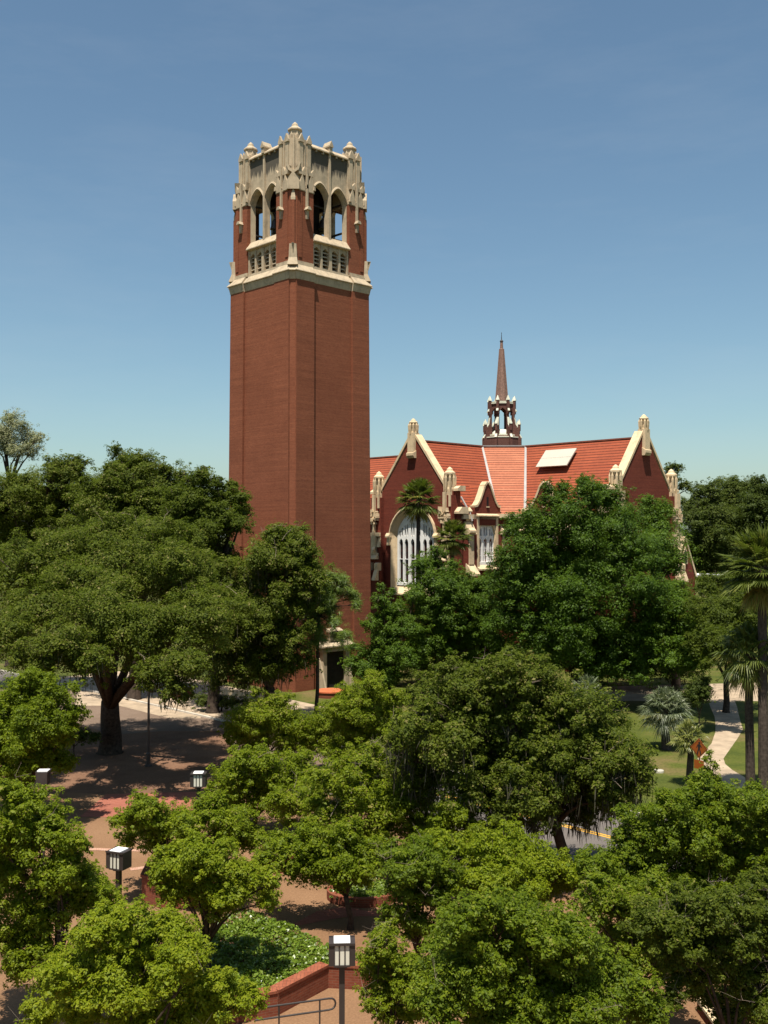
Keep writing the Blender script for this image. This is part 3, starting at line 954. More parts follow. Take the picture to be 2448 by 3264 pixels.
        surround = R.build('window_surround', M['stone'], wall)
        L = FaceMB(origin, sdir, ddir)
        lights = [(-2.32, -1.80), (-1.56, -1.04), (-0.68, -0.16), (0.16, 0.68), (1.04, 1.56), (1.80, 2.32)]
        tracery(L, wi, zb_ + 0.9, zs_, za_ - 0.5, lights, [10.6], -0.62, -0.40)
        L.build('window_frame', M['white'], wall)
        G = FaceMB(origin, sdir, ddir)
        G.slab([(s, z) for s, z in inn], -0.64, -0.60)
        G.build('window_pane', M['glass'], wall)
    return wall


gable_front((-LA - 0.6, 0.3, 0), (0, -1, 0), (-1, 0, 0), True)
gable_front((0, -RA - 0.6, 0), (1, 0, 0), (0, -1, 0), False)


def dormer(origin, sdir, ddir):
    """Wall dormer: brick gable over a three-light window between offset buttresses. Origin lies on the wall face at the ground."""
    F = FaceMB(origin, sdir, ddir)
    w, zs_, za_, zb_ = 1.28, 13.05, 14.35, 9.9
    F.rect(-2.0, -w, 0, 15.3, -0.4, 0.45)
    F.rect(w, 2.0, 0, 15.3, -0.4, 0.45)
    F.rect(-w, w, 0, zb_, -0.4, 0.45)
    F.rect(-w, w, 14.0, 15.3, -0.4, 0.45)
    curve = [(-1.95, 15.75), (-1.55, 15.82), (-1.1, 16.35), (-0.7, 17.1), (-0.35, 17.85), (0, 18.2), (0.35, 17.85), (0.7, 17.1), (1.1, 16.35), (1.55, 15.82), (1.95, 15.75)]
    F.slab([(-1.95, 15.3), (1.95, 15.3)] + curve[::-1], -0.4, 0.45)
    F.slab([(-1.7, 15.3), (1.7, 15.3), (1.5, 15.6), (0, 17.9), (-1.5, 15.6)], -3.0, -0.4)
    for s in (-2.55, 2.55):
        F.rect(s - 0.5, s + 0.5, 0, 13.3, -0.3, 0.5)
        F.rect(s - 0.42, s + 0.42, 13.3, 15.0, -0.3, 0.2)
    body = F.build('dormer', M['hall_brick'], hall)
    C = FaceMB(origin, sdir, ddir)
    for i in range(len(curve) - 1):
        (s0, z0), (s1, z1) = curve[i], curve[i + 1]
        n = Vector((-(z1 - z0), s1 - s0)).normalized() * 0.2
        C.slab([(s0, z0), (s1, z1), (s1 + n.x, z1 + n.y), (s0 + n.x, z0 + n.y)], -0.15, 0.54)
    C.rect(-0.2, 0.2, 15.75, 15.88, 0.45, 0.55)
    # flat stone panel round the window, hood above it
    n = 14
    arch = [(s, arch_z(s, w, zs_, za_)) for s in [w * (-1 + 2 * i / n) for i in range(n + 1)]]
    for i in range(n):
        C.slab([arch[i], arch[i + 1], (arch[i + 1][0], 14.95), (arch[i][0], 14.95)], -0.1, 0.40)
    for s in (-1, 1):
        C.rect(*sorted((s * w, s * (w + 0.32))), zb_, 14.95, 0.0, 0.49)
        C.rect(*sorted((s * w * 0.96, s * w)), zb_, 13.1, -0.15, 0.40)
    C.wedge(-w - 0.4, w + 0.4, [(0.3, 14.88), (0.68, 14.88), (0.68, 14.98), (0.45, 15.15), (0.3, 15.15)])
    C.wedge(-w - 0.3, w + 0.3, [(-0.2, zb_ - 0.3), (0.75, zb_ - 0.3), (0.75, zb_ - 0.15), (-0.1, zb_ + 0.45), (-0.2, zb_ + 0.45)])
    for s in (-2.55, 2.55):                                  # offset buttress slopes in stone
        C.wedge(s - 0.58, s + 0.58, [(0.1, 13.1), (0.78, 13.1), (0.78, 13.2), (0.2, 14.35), (0.1, 14.35)])
        C.wedge(s - 0.62, s + 0.30, [(0.70, 13.1), (0.98, 13.3), (0.98, 13.5), (0.6, 13.75), (0.6, 13.1)])
        C.rect(s - 0.34, s + 0.34, 10.2, 13.0, 0.5, 0.62)
        C.rect(s - 0.36, s + 0.36, 14.4, 15.3, -0.25, 0.24)
        C.wedge(s - 0.45, s + 0.45, [(-0.3, 15.3), (0.32, 15.3), (0.32, 15.4), (0, 15.75), (-0.3, 15.75)])
    C.wedge(-3.1, -2.0, [(0.3, 9.4), (1.2, 9.1), (1.2, 9.3), (0.4, 10.3), (0.3, 10.3)])
    C.build('stone_dressing', M['stone'], body)
    L = FaceMB(origin, sdir, ddir)
    tracery(L, w, zb_ + 0.5, zs_, za_, [(-1.12, -0.58), (-0.27, 0.27), (0.58, 1.12)], [11.0, 11.75], -0.05, 0.16)
    for m in (-0.85, 0, 0.85):
        L.rect(m - 0.03, m + 0.03, zb_ + 0.5, 12.4, -0.05, 0.1)
    L.build('window_frame', M['white'], body)
    G = FaceMB(origin, sdir, ddir)
    G.slab([(-w, zb_)] + [(s, z) for s, z in arch] + [(w, zb_)], -0.14, -0.1)
    G.build('window_pane', M['glass'], body)
    D = FaceMB(origin, sdir, ddir)
    D.rect(-0.14, 0.14, 15.88, 16.8, 0.44, 0.47)
    D.build('slit_window', M['glass'], body)
    Rf = FaceMB(origin, sdir, ddir)
    for s in (-1, 1):
        Rf.slab([(0, 17.95), (s * 1.7, 15.3), (s * 1.7, 15.15), (0, 17.8)], -3.2, -0.45)
    Rf.build('dormer_roof', M['roof'], body)


dormer((-9.45, -5.5, 0), (1, 0, 0), (0, -1, 0))
dormer((-5.5, -10.2, 0), (0, -1, 0), (-1, 0, 0))
mb = MB()
mb.tube([(-11.85, -4.6, 16.8), (-11.85, -5.75, 15.2), (-11.85, -6.05, 14.4)], 0.09, 6)
mb.build('downpipe', M['lead'], hall)
# low gabled porch beyond the far gable
PX, PY = 10.2, -16.2
F = FaceMB((PX, PY, 0), (1, 0, 0), (0, -1, 0))
F.slab([(-2.1, 0), (2.1, 0), (2.1, 8.6), (0, 12.7), (-2.1, 8.6)], -8, 0)
porch = F.build('porch', M['hall_brick'], hall)
F = FaceMB((PX, PY, 0), (1, 0, 0), (0, -1, 0))
for s in (-1, 1):
    n = Vector((s * 4.1, 2.1)).normalized() * 0.3
    F.slab([(0, 12.75), (s * 2.15, 8.55), (s * 2.15 + n.x, 8.55 + n.y), (n.x * 0.3, 12.75 + n.y)], -0.6, 0.1)
F.slab([(-0.42, 10.0), (0.42, 10.0), (0.42, 11.2), (0, 11.8), (-0.42, 11.2)], 0, 0.10)
F.build('coping', M['stone'], porch)
F = FaceMB((PX, PY, 0), (1, 0, 0), (0, -1, 0))
F.slab([(-0.25, 10.15), (0.25, 10.15), (0.25, 11.1), (0, 11.5), (-0.25, 11.1)], 0.06, 0.13)
F.build('window_pane', M['glass'], porch)
F = FaceMB((PX, PY, 0), (1, 0, 0), (0, -1, 0))
for s in (-1, 1):
    n = Vector((s * 4.1, 2.1)).normalized() * 0.15
    F.slab([(0, 12.72), (s * 2.2, 8.42), (s * 2.2 + n.x, 8.42 + n.y), (0, 12.72 + n.y)], -8, -0.6)
F.build('porch_roof', M['roof'], porch)
mb = MB()
mb.box(PX + 2.15, PX + 5.2, PY - 2.0, PY + 4, 8.6, 8.85)
mb.build('canopy_slab', M['white'], porch)

# lantern and spire over the crossing


def LZ(h):
    return ZR + float(np.interp(h, [-2, 0, 2.0, 2.4, 3.7, 4.4, 5.7, 6.1, 6.4, 7.3, 10.6, 11.5, 12.9], [-2, 0, 1.1, 1.35, 2.6, 3.2, 4.4, 4.85, 5.05, 5.75, 10.9, 11.7, 12.75]))


mb = MB()
RL = 2.3
mb.lathe(0, 0, [(RL, LZ(-1.5)), (RL, LZ(2.0)), (RL * 0.82, LZ(2.3))], 8)
for k in range(8):
    an = math.pi / 8 + k * math.pi / 4
    ca, sa = math.cos(an), math.sin(an)
    d = Vector((ca, sa, 0))
    s = Vector((-sa, ca, 0))

    def rad(poly, w, mbx=mb, d=d, s=s):
        mbx.extr([tuple(d * r - s * (w / 2) + Vector((0, 0, z))) for r, z in poly], tuple(s * w))
    rad([(1.5, LZ(-1)), (2.62, LZ(-1)), (2.62, LZ(1.9)), (2.42, LZ(2.4)), (2.42, LZ(3.3)), (2.2, LZ(3.3)), (1.85, LZ(3.7)), (1.72, LZ(4.6)), (1.72, LZ(5.7)), (1.5, LZ(5.7))], 0.30)
    mb.lathe(d.x * 1.72, d.y * 1.72, [(0.22, LZ(4.9)), (0.22, LZ(6.55))], 4, an + math.pi / 4)
    mb.lathe(d.x * 2.36, d.y * 2.36, [(0.20, LZ(2.9)), (0.20, LZ(3.65))], 4, an + math.pi / 4)
    # arch heads between the posts
    e = Vector((math.cos(an + math.pi / 8), math.sin(an + math.pi / 8), 0)) * 1.42
    t = Vector((-e.y, e.x, 0)).normalized()
    for q in (-1, 1):
        mb.extr([tuple(e + t * (q * x) + Vector((0, 0, z))) for x, z in ((0.0, LZ(5.65)), (0.0, LZ(6.1)), (0.62, LZ(6.1)), (0.62, LZ(4.9)), (0.45, LZ(5.25)))], tuple(-e.normalized() * 0.25))
lantern = mb.build('lantern', M['lantern_brick'], hall)
lantern.scale = (0.84, 0.84, 1)
mb = MB()
for k in range(8):
    an = math.pi / 8 + k * math.pi / 4
    d = Vector((math.cos(an), math.sin(an), 0))
    s = Vector((-d.y, d.x, 0))
    mb.lathe(d.x * 1.72, d.y * 1.72, [(0.28, LZ(6.5)), (0.26, LZ(6.62)), (0.04, LZ(7.2))], 4, an + math.pi / 4)
    mb.lathe(d.x * 2.36, d.y * 2.36, [(0.26, LZ(3.62)), (0.24, LZ(3.74)), (0.04, LZ(4.3))], 4, an + math.pi / 4)
    for po, w in (([(2.62, LZ(1.9)), (2.70, LZ(1.95)), (2.46, LZ(2.5)), (2.42, LZ(2.45))], 0.30), ([(2.20, LZ(3.32)), (1.95, LZ(3.72)), (1.78, LZ(4.5)), (1.74, LZ(4.5)), (1.88, LZ(3.68)), (2.12, LZ(3.3))], 0.30), ([(1.90, LZ(5.2)), (2.02, LZ(5.25)), (1.84, LZ(5.6)), (1.78, LZ(5.6))], 0.28)):
        mb.extr([tuple(d * r - s * (w / 2) + Vector((0, 0, z))) for r, z in po], tuple(s * w))
    e0, e1 = Vector((math.cos(an), math.sin(an), 0)), Vector((math.cos(an + math.pi / 4), math.sin(an + math.pi / 4), 0))
    for r, z, h in ((2.36, LZ(1.95), 0.12), (1.86, LZ(2.35), 0.14), (1.66, LZ(6.05), 0.12), (1.60, LZ(6.25), 0.1)):
        p, q = e0 * r, e1 * r
        p2, q2 = e0 * (r - 0.32), e1 * (r - 0.32)
        mb.extr([(p.x, p.y, z), (q.x, q.y, z), (q2.x, q2.y, z), (p2.x, p2.y, z)], (0, 0, h))
mb.lathe(0, 0, [(1.5, LZ(2.3)), (1.3, LZ(2.75)), (0.8, LZ(3.1)), (0.1, LZ(3.2))], 12)
mb.build('pale_capping', M['pale_cap'], lantern)
mb = MB()
mb.lathe(0, 0, [(1.45, LZ(5.9)), (1.35, LZ(6.35)), (0.86, LZ(6.4)), (0.30, LZ(10.6)), (0.22, LZ(10.65)), (0.18, LZ(11.5))], 8)
for k in range(8):
    an = math.pi / 8 + k * math.pi / 4
    ca, sa = math.cos(an), math.sin(an)
    mb.tube([(ca * 0.87, sa * 0.87, LZ(6.4)), (ca * 0.30, sa * 0.30, LZ(10.6))], 0.045, 5)
spire = mb.build('spire', M['copper'], lantern)
mb = MB()
mb.lathe(0, 0, [(0.24, LZ(11.5)), (0.24, LZ(11.62)), (0.06, LZ(11.8)), (0.03, LZ(12.7)), (0.05, LZ(12.75)), (0.02, LZ(12.9))], 8)
mb.build('finial', M['metal'], lantern)

# pale panel that stands on the slope of the hall's roof
pa, pb = at(1842, 1461, 104), None
n_roof = Vector((-SL, 0, 1)).normalized()


def on_roof(d, yy, lift):
    p = Vector((-d, yy, ZR - SL * d)) + n_roof * lift
    return p


mb = MB()
y0, y1, d0, d1 = -10.6, -6.75, 0.72, 2.25
for l0, l1 in ((0.30, 0.42), ):
    for e0, e1 in ((0.0, 0.495), (0.505, 1.0)):
        da, db = d0 + (d1 - d0) * e0, d0 + (d1 - d0) * e1
        la, lb = l0 + 0.25 * e0, l0 + 0.25 * e1
        c = [on_roof(da, y0, la), on_roof(da, y1, la), on_roof(db, y1, lb), on_roof(db, y0, lb)]
        c += [p + n_roof * (l1 - l0) for p in c]
        mb.hexa(c)
sp = mb.build('roof_panel', M['panel'])
sp.location = HC
sp.rotation_euler = (0, 0, GRID)
tag(sp, 'pale flat rectangular panel propped on the orange clay roof', 'panel')

# ------------------------------------------------------------------ foliage
def leaf_cloud(name, pos, nrm, size, mat, parent, rng, aspect=0.55, tint=None, droop=0.3):
    n = len(pos)
    t = rng.normal(size=(n, 3))
    t[:, 2] -= droop
    nrm = nrm / (np.linalg.norm(nrm, axis=1, keepdims=True) + 1e-9)
    t -= nrm * np.sum(t * nrm, axis=1, keepdims=True)
    t /= np.linalg.norm(t, axis=1, keepdims=True) + 1e-9
    s = np.cross(nrm, t)
    L = size * np.clip(rng.lognormal(-0.05, 0.33, (n, 1)), 0.4, 2.0)
    W = L * aspect
    v = np.empty((n, 4, 3), np.float32)
    v[:, 0] = pos - t * L * 0.5
    v[:, 1] = pos + s * W * 0.5 + nrm * L * 0.08
    v[:, 2] = pos + t * L * 0.5
    v[:, 3] = pos - s * W * 0.5 + nrm * L * 0.08
    me = bpy.data.meshes.new(name)
    me.vertices.add(n * 4)
    me.vertices.foreach_set('co', v.reshape(-1))
    me.loops.add(n * 4)
    me.loops.foreach_set('vertex_index', np.arange(n * 4, dtype=np.int32))
    me.polygons.add(n)
    me.polygons.foreach_set('loop_start', np.arange(0, n * 4, 4, dtype=np.int32))
    me.update(calc_edges=True)
    if tint is None: tint = rng.uniform(0, 1, n)
    at_ = me.attributes.new('tint', 'FLOAT', 'FACE')
    at_.data.foreach_set('value', np.clip(tint, 0, 1).astype(np.float32))
    me.materials.append(mat)
    o = bpy.data.objects.new(name, me)
    COL.objects.link(o)
    o.parent = parent
    return o


def crown_points(blobs, leaf, density, rng, sub=0.36, gap=0.12):
    """Leaves in tufts round the surface of each foliage ball; returns positions, normals, tint."""
    P, N, T = [], [], []
    area = 0.28 * leaf * leaf
    for (c, R, dens) in blobs:
        k = int(max(14, min(120, 38 * (1 + R * 0.4))))
        d = rng.normal(size=(k, 3))
        d /= np.linalg.norm(d, axis=1, keepdims=True)
        d[:, 2] = np.where((d[:, 2] < -0.3) & (rng.uniform(0, 1, k) < 0.4), -d[:, 2], d[:, 2])
        rad = R * rng.uniform(0.25, 0.92, (k, 1))
        sr = R * sub * rng.uniform(0.6, 1.25, k)
        spray = rng.uniform(0, 1, k) < 0.32
        rad[spray] = R * rng.uniform(0.95, 1.35, (spray.sum(), 1))
        sr[spray] *= 0.52
        sc = np.array(c) + d * rad * np.array([rng.uniform(0.85, 1.25), rng.uniform(0.85, 1.25), rng.uniform(0.75, 1.0)])
        keep = rng.uniform(0, 1, k) > gap
        sc, sr, d = sc[keep], sr[keep], d[keep]
        n = int(density * dens * 4 * math.pi * R * R / area)
        if n < 5 or len(sc) == 0: continue
        w = sr ** 2
        idx = rng.choice(len(sc), n, p=w / w.sum())
        u = rng.normal(size=(n, 3))
        u /= np.linalg.norm(u, axis=1, keepdims=True)
        u[:, 2] = np.where((u[:, 2] < 0) & (rng.uniform(0, 1, n) < 0.45), -u[:, 2], u[:, 2])
        r = sr[idx][:, None] * (0.35 + 0.65 * rng.uniform(0, 1, (n, 1)) ** 0.6)
        r *= 1 + 0.35 * (rng.uniform(0, 1, (n, 1)) > 0.93)
        P.append(sc[idx] + u * r * np.array([1, 1, 0.78]))
        N.append(u * 0.45 + d[idx] * 0.30 + np.array([0, -0.12, 0.62]) + rng.normal(size=(n, 3)) * 0.36)
        tb = rng.uniform(-0.16, 0.16, len(sc))
        T.append(np.clip(0.5 + tb[idx] + rng.normal(0, 0.2, n), 0, 1))
    return np.concatenate(P), np.concatenate(N), np.concatenate(T)


LEAF_TOTAL = [0]


def tree(name, label, base_px, Y, blobs_px, mat, leaf, seed, cat='tree', group=None, trunk_r=None, bark='bark', density=1.0, depth=0.8,
         fork=0.45, back=0.45, moss=0, gap=0.22, grow=1.20, fill=3, trunk_top=None, sub=0.36, lean=(0, 0), limbs=9, twigs=0, aspect=0.55):
    """A tree whose foliage balls were read off the photograph (x, y, radius) and set at their own distances round the trunk."""
    rng = np.random.default_rng(seed)
    rr = random.Random(seed)
    leaf *= 0.70 if Y < 55 else 0.56
    xs = [b[0] for b in blobs_px]
    half = (max(xs) - min(xs)) / 2 * Y / F_PX
    D = max(0.6, half * depth)
    if base_px is None: base_px = sum(xs) / len(xs)
    base = at(base_px, CY, Y)
    base.z = 0
    root = thing(name, label, cat, (base.x, base.y, 0), 0, group)
    blobs = []
    for i, b in enumerate(blobs_px):
        off = b[3] if len(b) > 3 else rr.uniform(-0.75, 0.35) * D
        p = at(b[0], b[1], Y + off)
        R = grow * b[2] * (Y + off) / F_PX
        blobs.append((p - base, R, 1.0))
        if fill and b[2] > 34:
            for _ in range(fill):
                e = Vector((rr.gauss(0, 1), rr.gauss(0, 1), rr.gauss(0, 0.8))).normalized() * R * rr.uniform(0.6, 1.12)
                if p.z + e.z - 0.5 * R > 0.4: blobs.append((p - base + e, R * rr.uniform(0.34, 0.66), 0.85))
        if back:
            off2 = abs(rr.uniform(0.5, 1.1)) * D
            q = at(b[0] + rr.uniform(-0.3, 0.3) * b[2], b[1] + 0.25 * b[2], Y + off2)
            if q.z - R > 0.3: blobs.append((q - base, R * (Y + off2) / (Y + off) * 0.92, back))
    P, N, T = crown_points([(tuple(c), R, d) for c, R, d in blobs], leaf, density, rng, sub, gap)
    P[:, 2] = np.maximum(P[:, 2], 0.25)
    T = T + rng.uniform(-0.14, 0.14)
    LEAF_TOTAL[0] += len(P)
    leaf_cloud('crown', P, N, leaf, mat, root, rng, tint=T, aspect=aspect)
    # trunk and limbs
    cz = [c.z for c, R, d in blobs]
    lo, hi = min(cz), max(cz)
    cen = Vector((sum(c.x for c, R, d in blobs) / len(blobs), sum(c.y for c, R, d in blobs) / len(blobs), sum(cz) / len(cz)))
    fz = max(0.8, fork * (lo + (hi - lo) * 0.3)) if trunk_top is None else trunk_top
    tr = trunk_r or max(0.07, 0.045 * hi)
    f = Vector((cen.x * 0.25 + lean[0], cen.y * 0.25 + lean[1], fz))
    mbt = MB()
    mbt.tube([(0, 0, -0.1), (0, 0, 0.15), (0.02 * fz, 0, fz * 0.3), (f.x * 0.6, f.y * 0.6, fz * 0.7), tuple(f)], [tr * 1.5, tr * 1.15, tr, tr * 0.9, tr * 0.82], 10)
    front = [b for b in blobs if b[2] == 1.0]
    step = max(1, len(front) // limbs)
    for i in range(0, len(front), step):
        c, R, d = front[i]
        mid = f.lerp(c, 0.5) + Vector((rr.uniform(-0.1, 0.1), rr.uniform(-0.1, 0.1), 0.10)) * (c - f).length
        mbt.tube([tuple(f - Vector((0, 0, tr * 0.5))), tuple(f.lerp(mid, 0.5) + Vector((0, 0, 0.05))), tuple(mid), tuple(c), tuple(c + Vector((rr.uniform(-.5, .5), rr.uniform(-.5, .5), 0.5)) * R)],
                 [tr * 0.5, tr * 0.38, tr * 0.26, tr * 0.14, tr * 0.04], 6)
        for k in range(3):
            e = c + Vector((rr.gauss(0, 1), rr.gauss(0, 1), abs(rr.gauss(0, 1)))).normalized() * R * 0.9
            mbt.tube([tuple(mid.lerp(c, 0.6)), tuple((mid.lerp(c, 0.6) + e) / 2 + Vector((0, 0, 0.04))), tuple(e)], [tr * 0.16, tr * 0.1, tr * 0.04], 4)
    mbt.build('trunk', M[bark], root, smooth=True)
    if moss:
        pick = [b for b in blobs if b[0].z < cen.z + 0.3 * (hi - lo)]
        n = moss
        idx = rng.integers(0, len(pick), n)
        v = np.zeros((n, 8, 3), np.float32)
        fcs = []
        for i in range(n):
            c, R, d = pick[idx[i]]
            u = rng.normal(size=3)
            u /= np.linalg.norm(u)
            p = np.array(c) + u * R * np.array([0.8, 0.8, 0.3]) - np.array([0, 0, 0.45 * R])
            l = rng.uniform(0.35, 1.0) * (0.6 + 0.35 * R)
            w = rng.uniform(0.010, 0.028)
            an = rng.uniform(0, math.pi)
            sx, sy = math.cos(an) * w, math.sin(an) * w
            jx, jy = rng.normal(0, 0.04, 2)
            for j, (tz, tw) in enumerate(((0, 0.6), (-0.3, 1.0), (-0.7, 0.7), (-1.0, 0.1))):
                v[i, 2 * j] = p + (sx * tw + jx * j, sy * tw + jy * j, tz * l)
                v[i, 2 * j + 1] = p + (-sx * tw + jx * j, -sy * tw + jy * j, tz * l)
            for j in range(3):
                k = i * 8 + 2 * j
                fcs.append((k, k + 1, k + 3, k + 2))
        v[:, :, 2] = np.maximum(v[:, :, 2], 0.5)
        me = bpy.data.meshes.new('hanging_moss')
        me.from_pydata(v.reshape(-1, 3).tolist(), [], fcs)
        me.materials.append(M['moss'])
        o = bpy.data.objects.new('hanging_moss', me)
        COL.objects.link(o)
        tag(o, kind='stuff')
        o.parent = root
    if twigs:
        mbw = MB()
        for i in range(twigs * 2 // 3):
            c, R, d = front[rr.randrange(len(front))]
            p = c + Vector((rr.uniform(-1, 1), rr.uniform(-1, 0.2), rr.uniform(-0.4, 0.9))) * R
            e = p + Vector((rr.gauss(0, 1), rr.gauss(0, 1), abs(rr.gauss(0.6, 0.6)))).normalized() * rr.uniform(0.5, 1.1) * (0.35 + 0.5 * R)
            m_ = (p + e) / 2 + Vector((rr.uniform(-.1, .1), rr.uniform(-.1, .1), 0.05))
            w = 0.00042 * Y / 3
            mbw.tube([tuple(p), tuple(m_), tuple(e)], [w * 1.6, w, w * 0.5], 4)
            for k in range(3):
                q = m_.lerp(e, rr.uniform(0, 0.8))
                mbw.tube([tuple(q), tuple(q + Vector((rr.gauss(0, 1), rr.gauss(0, 1), rr.gauss(0.5, 0.6))).normalized() * rr.uniform(0.2, 0.5))], [w * 0.9, w * 0.4], 4)
        tag(mbw.build('bare_twigs', M['twig'], root), kind='stuff')
    return root


OAKS = 'big live oaks across the street'
ELMS = 'small bright green plaza trees'
GUM = 'tall broadleaf trees before the brick hall'
# --- big trees beyond the plaza
tree('live_oak', 'huge live oak with a forked black trunk standing in its own shade beside the street', 355, 62,
     [(400, 1800, 115, -1.5), (260, 1880, 115, -4.4), (560, 1850, 110, -3.3), (120, 1950, 105, -6.9), (330, 1990, 115, -8.4), (480, 2020, 105, -9.5), (200, 2070, 85, -11.3), (620, 2000, 100, -8.7), (50, 1850, 105, -3.3), (440, 1720, 75, 1.5),
      (290, 1755, 85, 0.2), (600, 2130, 62, -12.0), (480, 2150, 50, -12.0), (110, 2110, 60, -12.0), (700, 1930, 80, -6.2), (30, 2030, 75, -9.8), (150, 1790, 85, -1.1), (560, 2200, 40, -12.0), (300, 2120, 55, -12.0)],
     M['leaf_oak'], 0.21, 11, group=OAKS, trunk_r=0.62, fork=0.0, trunk_top=3.3, depth=0.75, moss=700, twigs=30, limbs=8)
tree('live_oak', 'tall live oak whose rounded top stands highest against the sky beside the tower', 430, 82,
     [(430, 1520, 78), (350, 1570, 75), (510, 1560, 75), (440, 1640, 95), (320, 1660, 85), (560, 1680, 85), (470, 1740, 80), (400, 1480, 45), (470, 1490, 45), (360, 1505, 30), (520, 1500, 25)],
     M['leaf_oak'], 0.26, 12, group=OAKS, trunk_r=0.5, depth=0.8, back=0.3)
tree('live_oak', 'broad live oak at the picture edge below the pale feathery tree', 150, 85,
     [(210, 1530, 65), (120, 1590, 80), (265, 1600, 75), (30, 1600, 85), (150, 1690, 95), (20, 1720, 90), (240, 1710, 80), (170, 1500, 35), (240, 1490, 35), (-60, 1640, 90), (60, 1560, 40)],
     M['leaf_oak'], 0.26, 13, group=OAKS, trunk_r=0.5, depth=0.8, back=0.3, twigs=10)
tree('live_oak', 'live oak with ragged top sprays that reach across the foot of the brick tower', 680, 76,
     [(645, 1535, 38), (620, 1620, 72), (715, 1600, 52), (740, 1670, 50), (680, 1690, 78), (580, 1660, 65), (765, 1590, 32), (775, 1640, 30), (650, 1500, 18), (690, 1540, 20), (600, 1540, 26), (560, 1590, 45), (740, 1550, 22), (640, 1780, 70)],
     M['leaf_oak'], 0.25, 14, group=OAKS, trunk_r=0.42, depth=0.8, back=0.3)
tree('live_oak', 'dark rounded live oak with grey hanging moss just before the brick tower shaft', 860, 70,
     [(900, 1735, 62), (960, 1750, 50), (850, 1790, 75), (945, 1840, 70), (800, 1880, 85), (880, 1950, 85), (960, 1940, 50), (760, 1980, 85), (850, 2070, 85), (935, 2060, 60), (740, 2090, 75), (700, 1840, 68), (985, 1800, 25), (920, 1695, 22), (870, 1700, 25), (800, 2140, 50), (900, 2120, 45)],
     M['leaf_oak'], 0.23, 15, group=OAKS, trunk_r=0.42, depth=0.75, moss=900, twigs=26)
tree('feathery_tree', 'pale thin feathery tree with bare grey limbs rising above the oaks', 30, 102,
     [(40, 1350, 38), (80, 1395, 40), (25, 1410, 45), (105, 1435, 32), (5, 1380, 45), (60, 1440, 35), (125, 1400, 20), (30, 1330, 22), (-40, 1400, 50)],
     M['leaf_pale'], 0.22, 16, trunk_r=0.30, bark='bark', density=0.42, depth=0.7, gap=0.3, fork=0.95, trunk_top=18.0, limbs=12, back=0.3, twigs=16)
for k, (bl, Yk, lb, sd) in enumerate((
    ([(2220, 1640, 55), (2255, 1600, 45), (2290, 1680, 75), (2240, 1730, 70), (2300, 1780, 65), (2215, 1790, 60), (2270, 1560, 22)], 150, 'dark tree mass close beside the far gable of the brick hall', 21),
    ([(2330, 1585, 50), (2390, 1620, 65), (2370, 1700, 85), (2420, 1760, 70), (2320, 1640, 50), (2350, 1800, 60)], 156, 'dark far tree with an even top between the hall and the palms', 22),
    ([(2430, 1575, 45), (2470, 1640, 75), (2460, 1740, 90), (2500, 1600, 70)], 148, 'tall dark far tree at the picture edge above the palm crown', 23))):
    tree('far_tree', lb, None, Yk, bl, M['leaf_dark'], 0.42, sd, group='dark trees behind the hall', trunk_r=0.4, depth=0.6, back=0.25)
tree('far_pine', 'thin pine with sparse puffs peeping past the roof of the brick hall', 2140, 142,
     [(2140, 1490, 18), (2163, 1492, 16), (2150, 1525, 18), (2130, 1505, 16), (2185, 1545, 15), (2198, 1558, 12), (2170, 1552, 12), (2120, 1540, 20)],
     M['leaf_dark'], 0.36, 24, trunk_r=0.25, density=0.8, depth=0.6, fork=0.95, trunk_top=18)
tree('broadleaf_tree', 'big dark green broadleaf tree that hides the middle of the hall', 1830, 78,
     [(1870, 1580, 50), (1780, 1585, 38), (1950, 1600, 48), (1735, 1600, 22), (1720, 1680, 65), (1830, 1680, 85), (1950, 1690, 85), (1665, 1780, 75), (1770, 1800, 100), (1900, 1800, 105), (1700, 1900, 95), (1840, 1920, 115),
      (1650, 1990, 85), (1780, 2030, 95), (1920, 2040, 95), (2020, 1760, 75), (2025, 1900, 95), (2010, 2030, 85), (1630, 1860, 65), (1690, 1640, 28), (1630, 1700, 30), (1860, 1540, 28), (1900, 2120, 60), (2030, 2120, 60)],
     M['leaf_gum'], 0.25, 31, group=GUM, trunk_r=0.4, depth=0.7, gap=0.16)
tree('broadleaf_tree', 'lighter broadleaf tree standing under the dark end gable of the hall', 2150, 86,
     [(2075, 1640, 48, 1.5), (2092, 1695, 46, 0.4), (2118, 1790, 48, -2.1), (2150, 1890, 46, -4.7), (2100, 1760, 75, -1.6), (2180, 2000, 60, -7.4), (2130, 1990, 85, -7.6), (2200, 2090, 60, -10.0), (2110, 2100, 70, -10.5), (2060, 1600, 22, 1.5)],
     M['leaf_gum'], 0.26, 32, group=GUM, trunk_r=0.35, depth=0.7)
tree('broadleaf_tree', 'slim pointed broadleaf tree growing in front of the great white window', 1400, 84,
     [(1375, 1795, 38), (1372, 1860, 52), (1430, 1850, 45), (1440, 1930, 75), (1350, 1960, 65), (1500, 1880, 55), (1540, 1960, 65), (1480, 2030, 75), (1400, 2060, 75), (1560, 2060, 65), (1340, 2060, 55), (1390, 1755, 16), (1440, 1800, 20), (1330, 1890, 25)],
     M['leaf_gum'], 0.24, 33, group=GUM, trunk_r=0.28, depth=0.7, twigs=10)
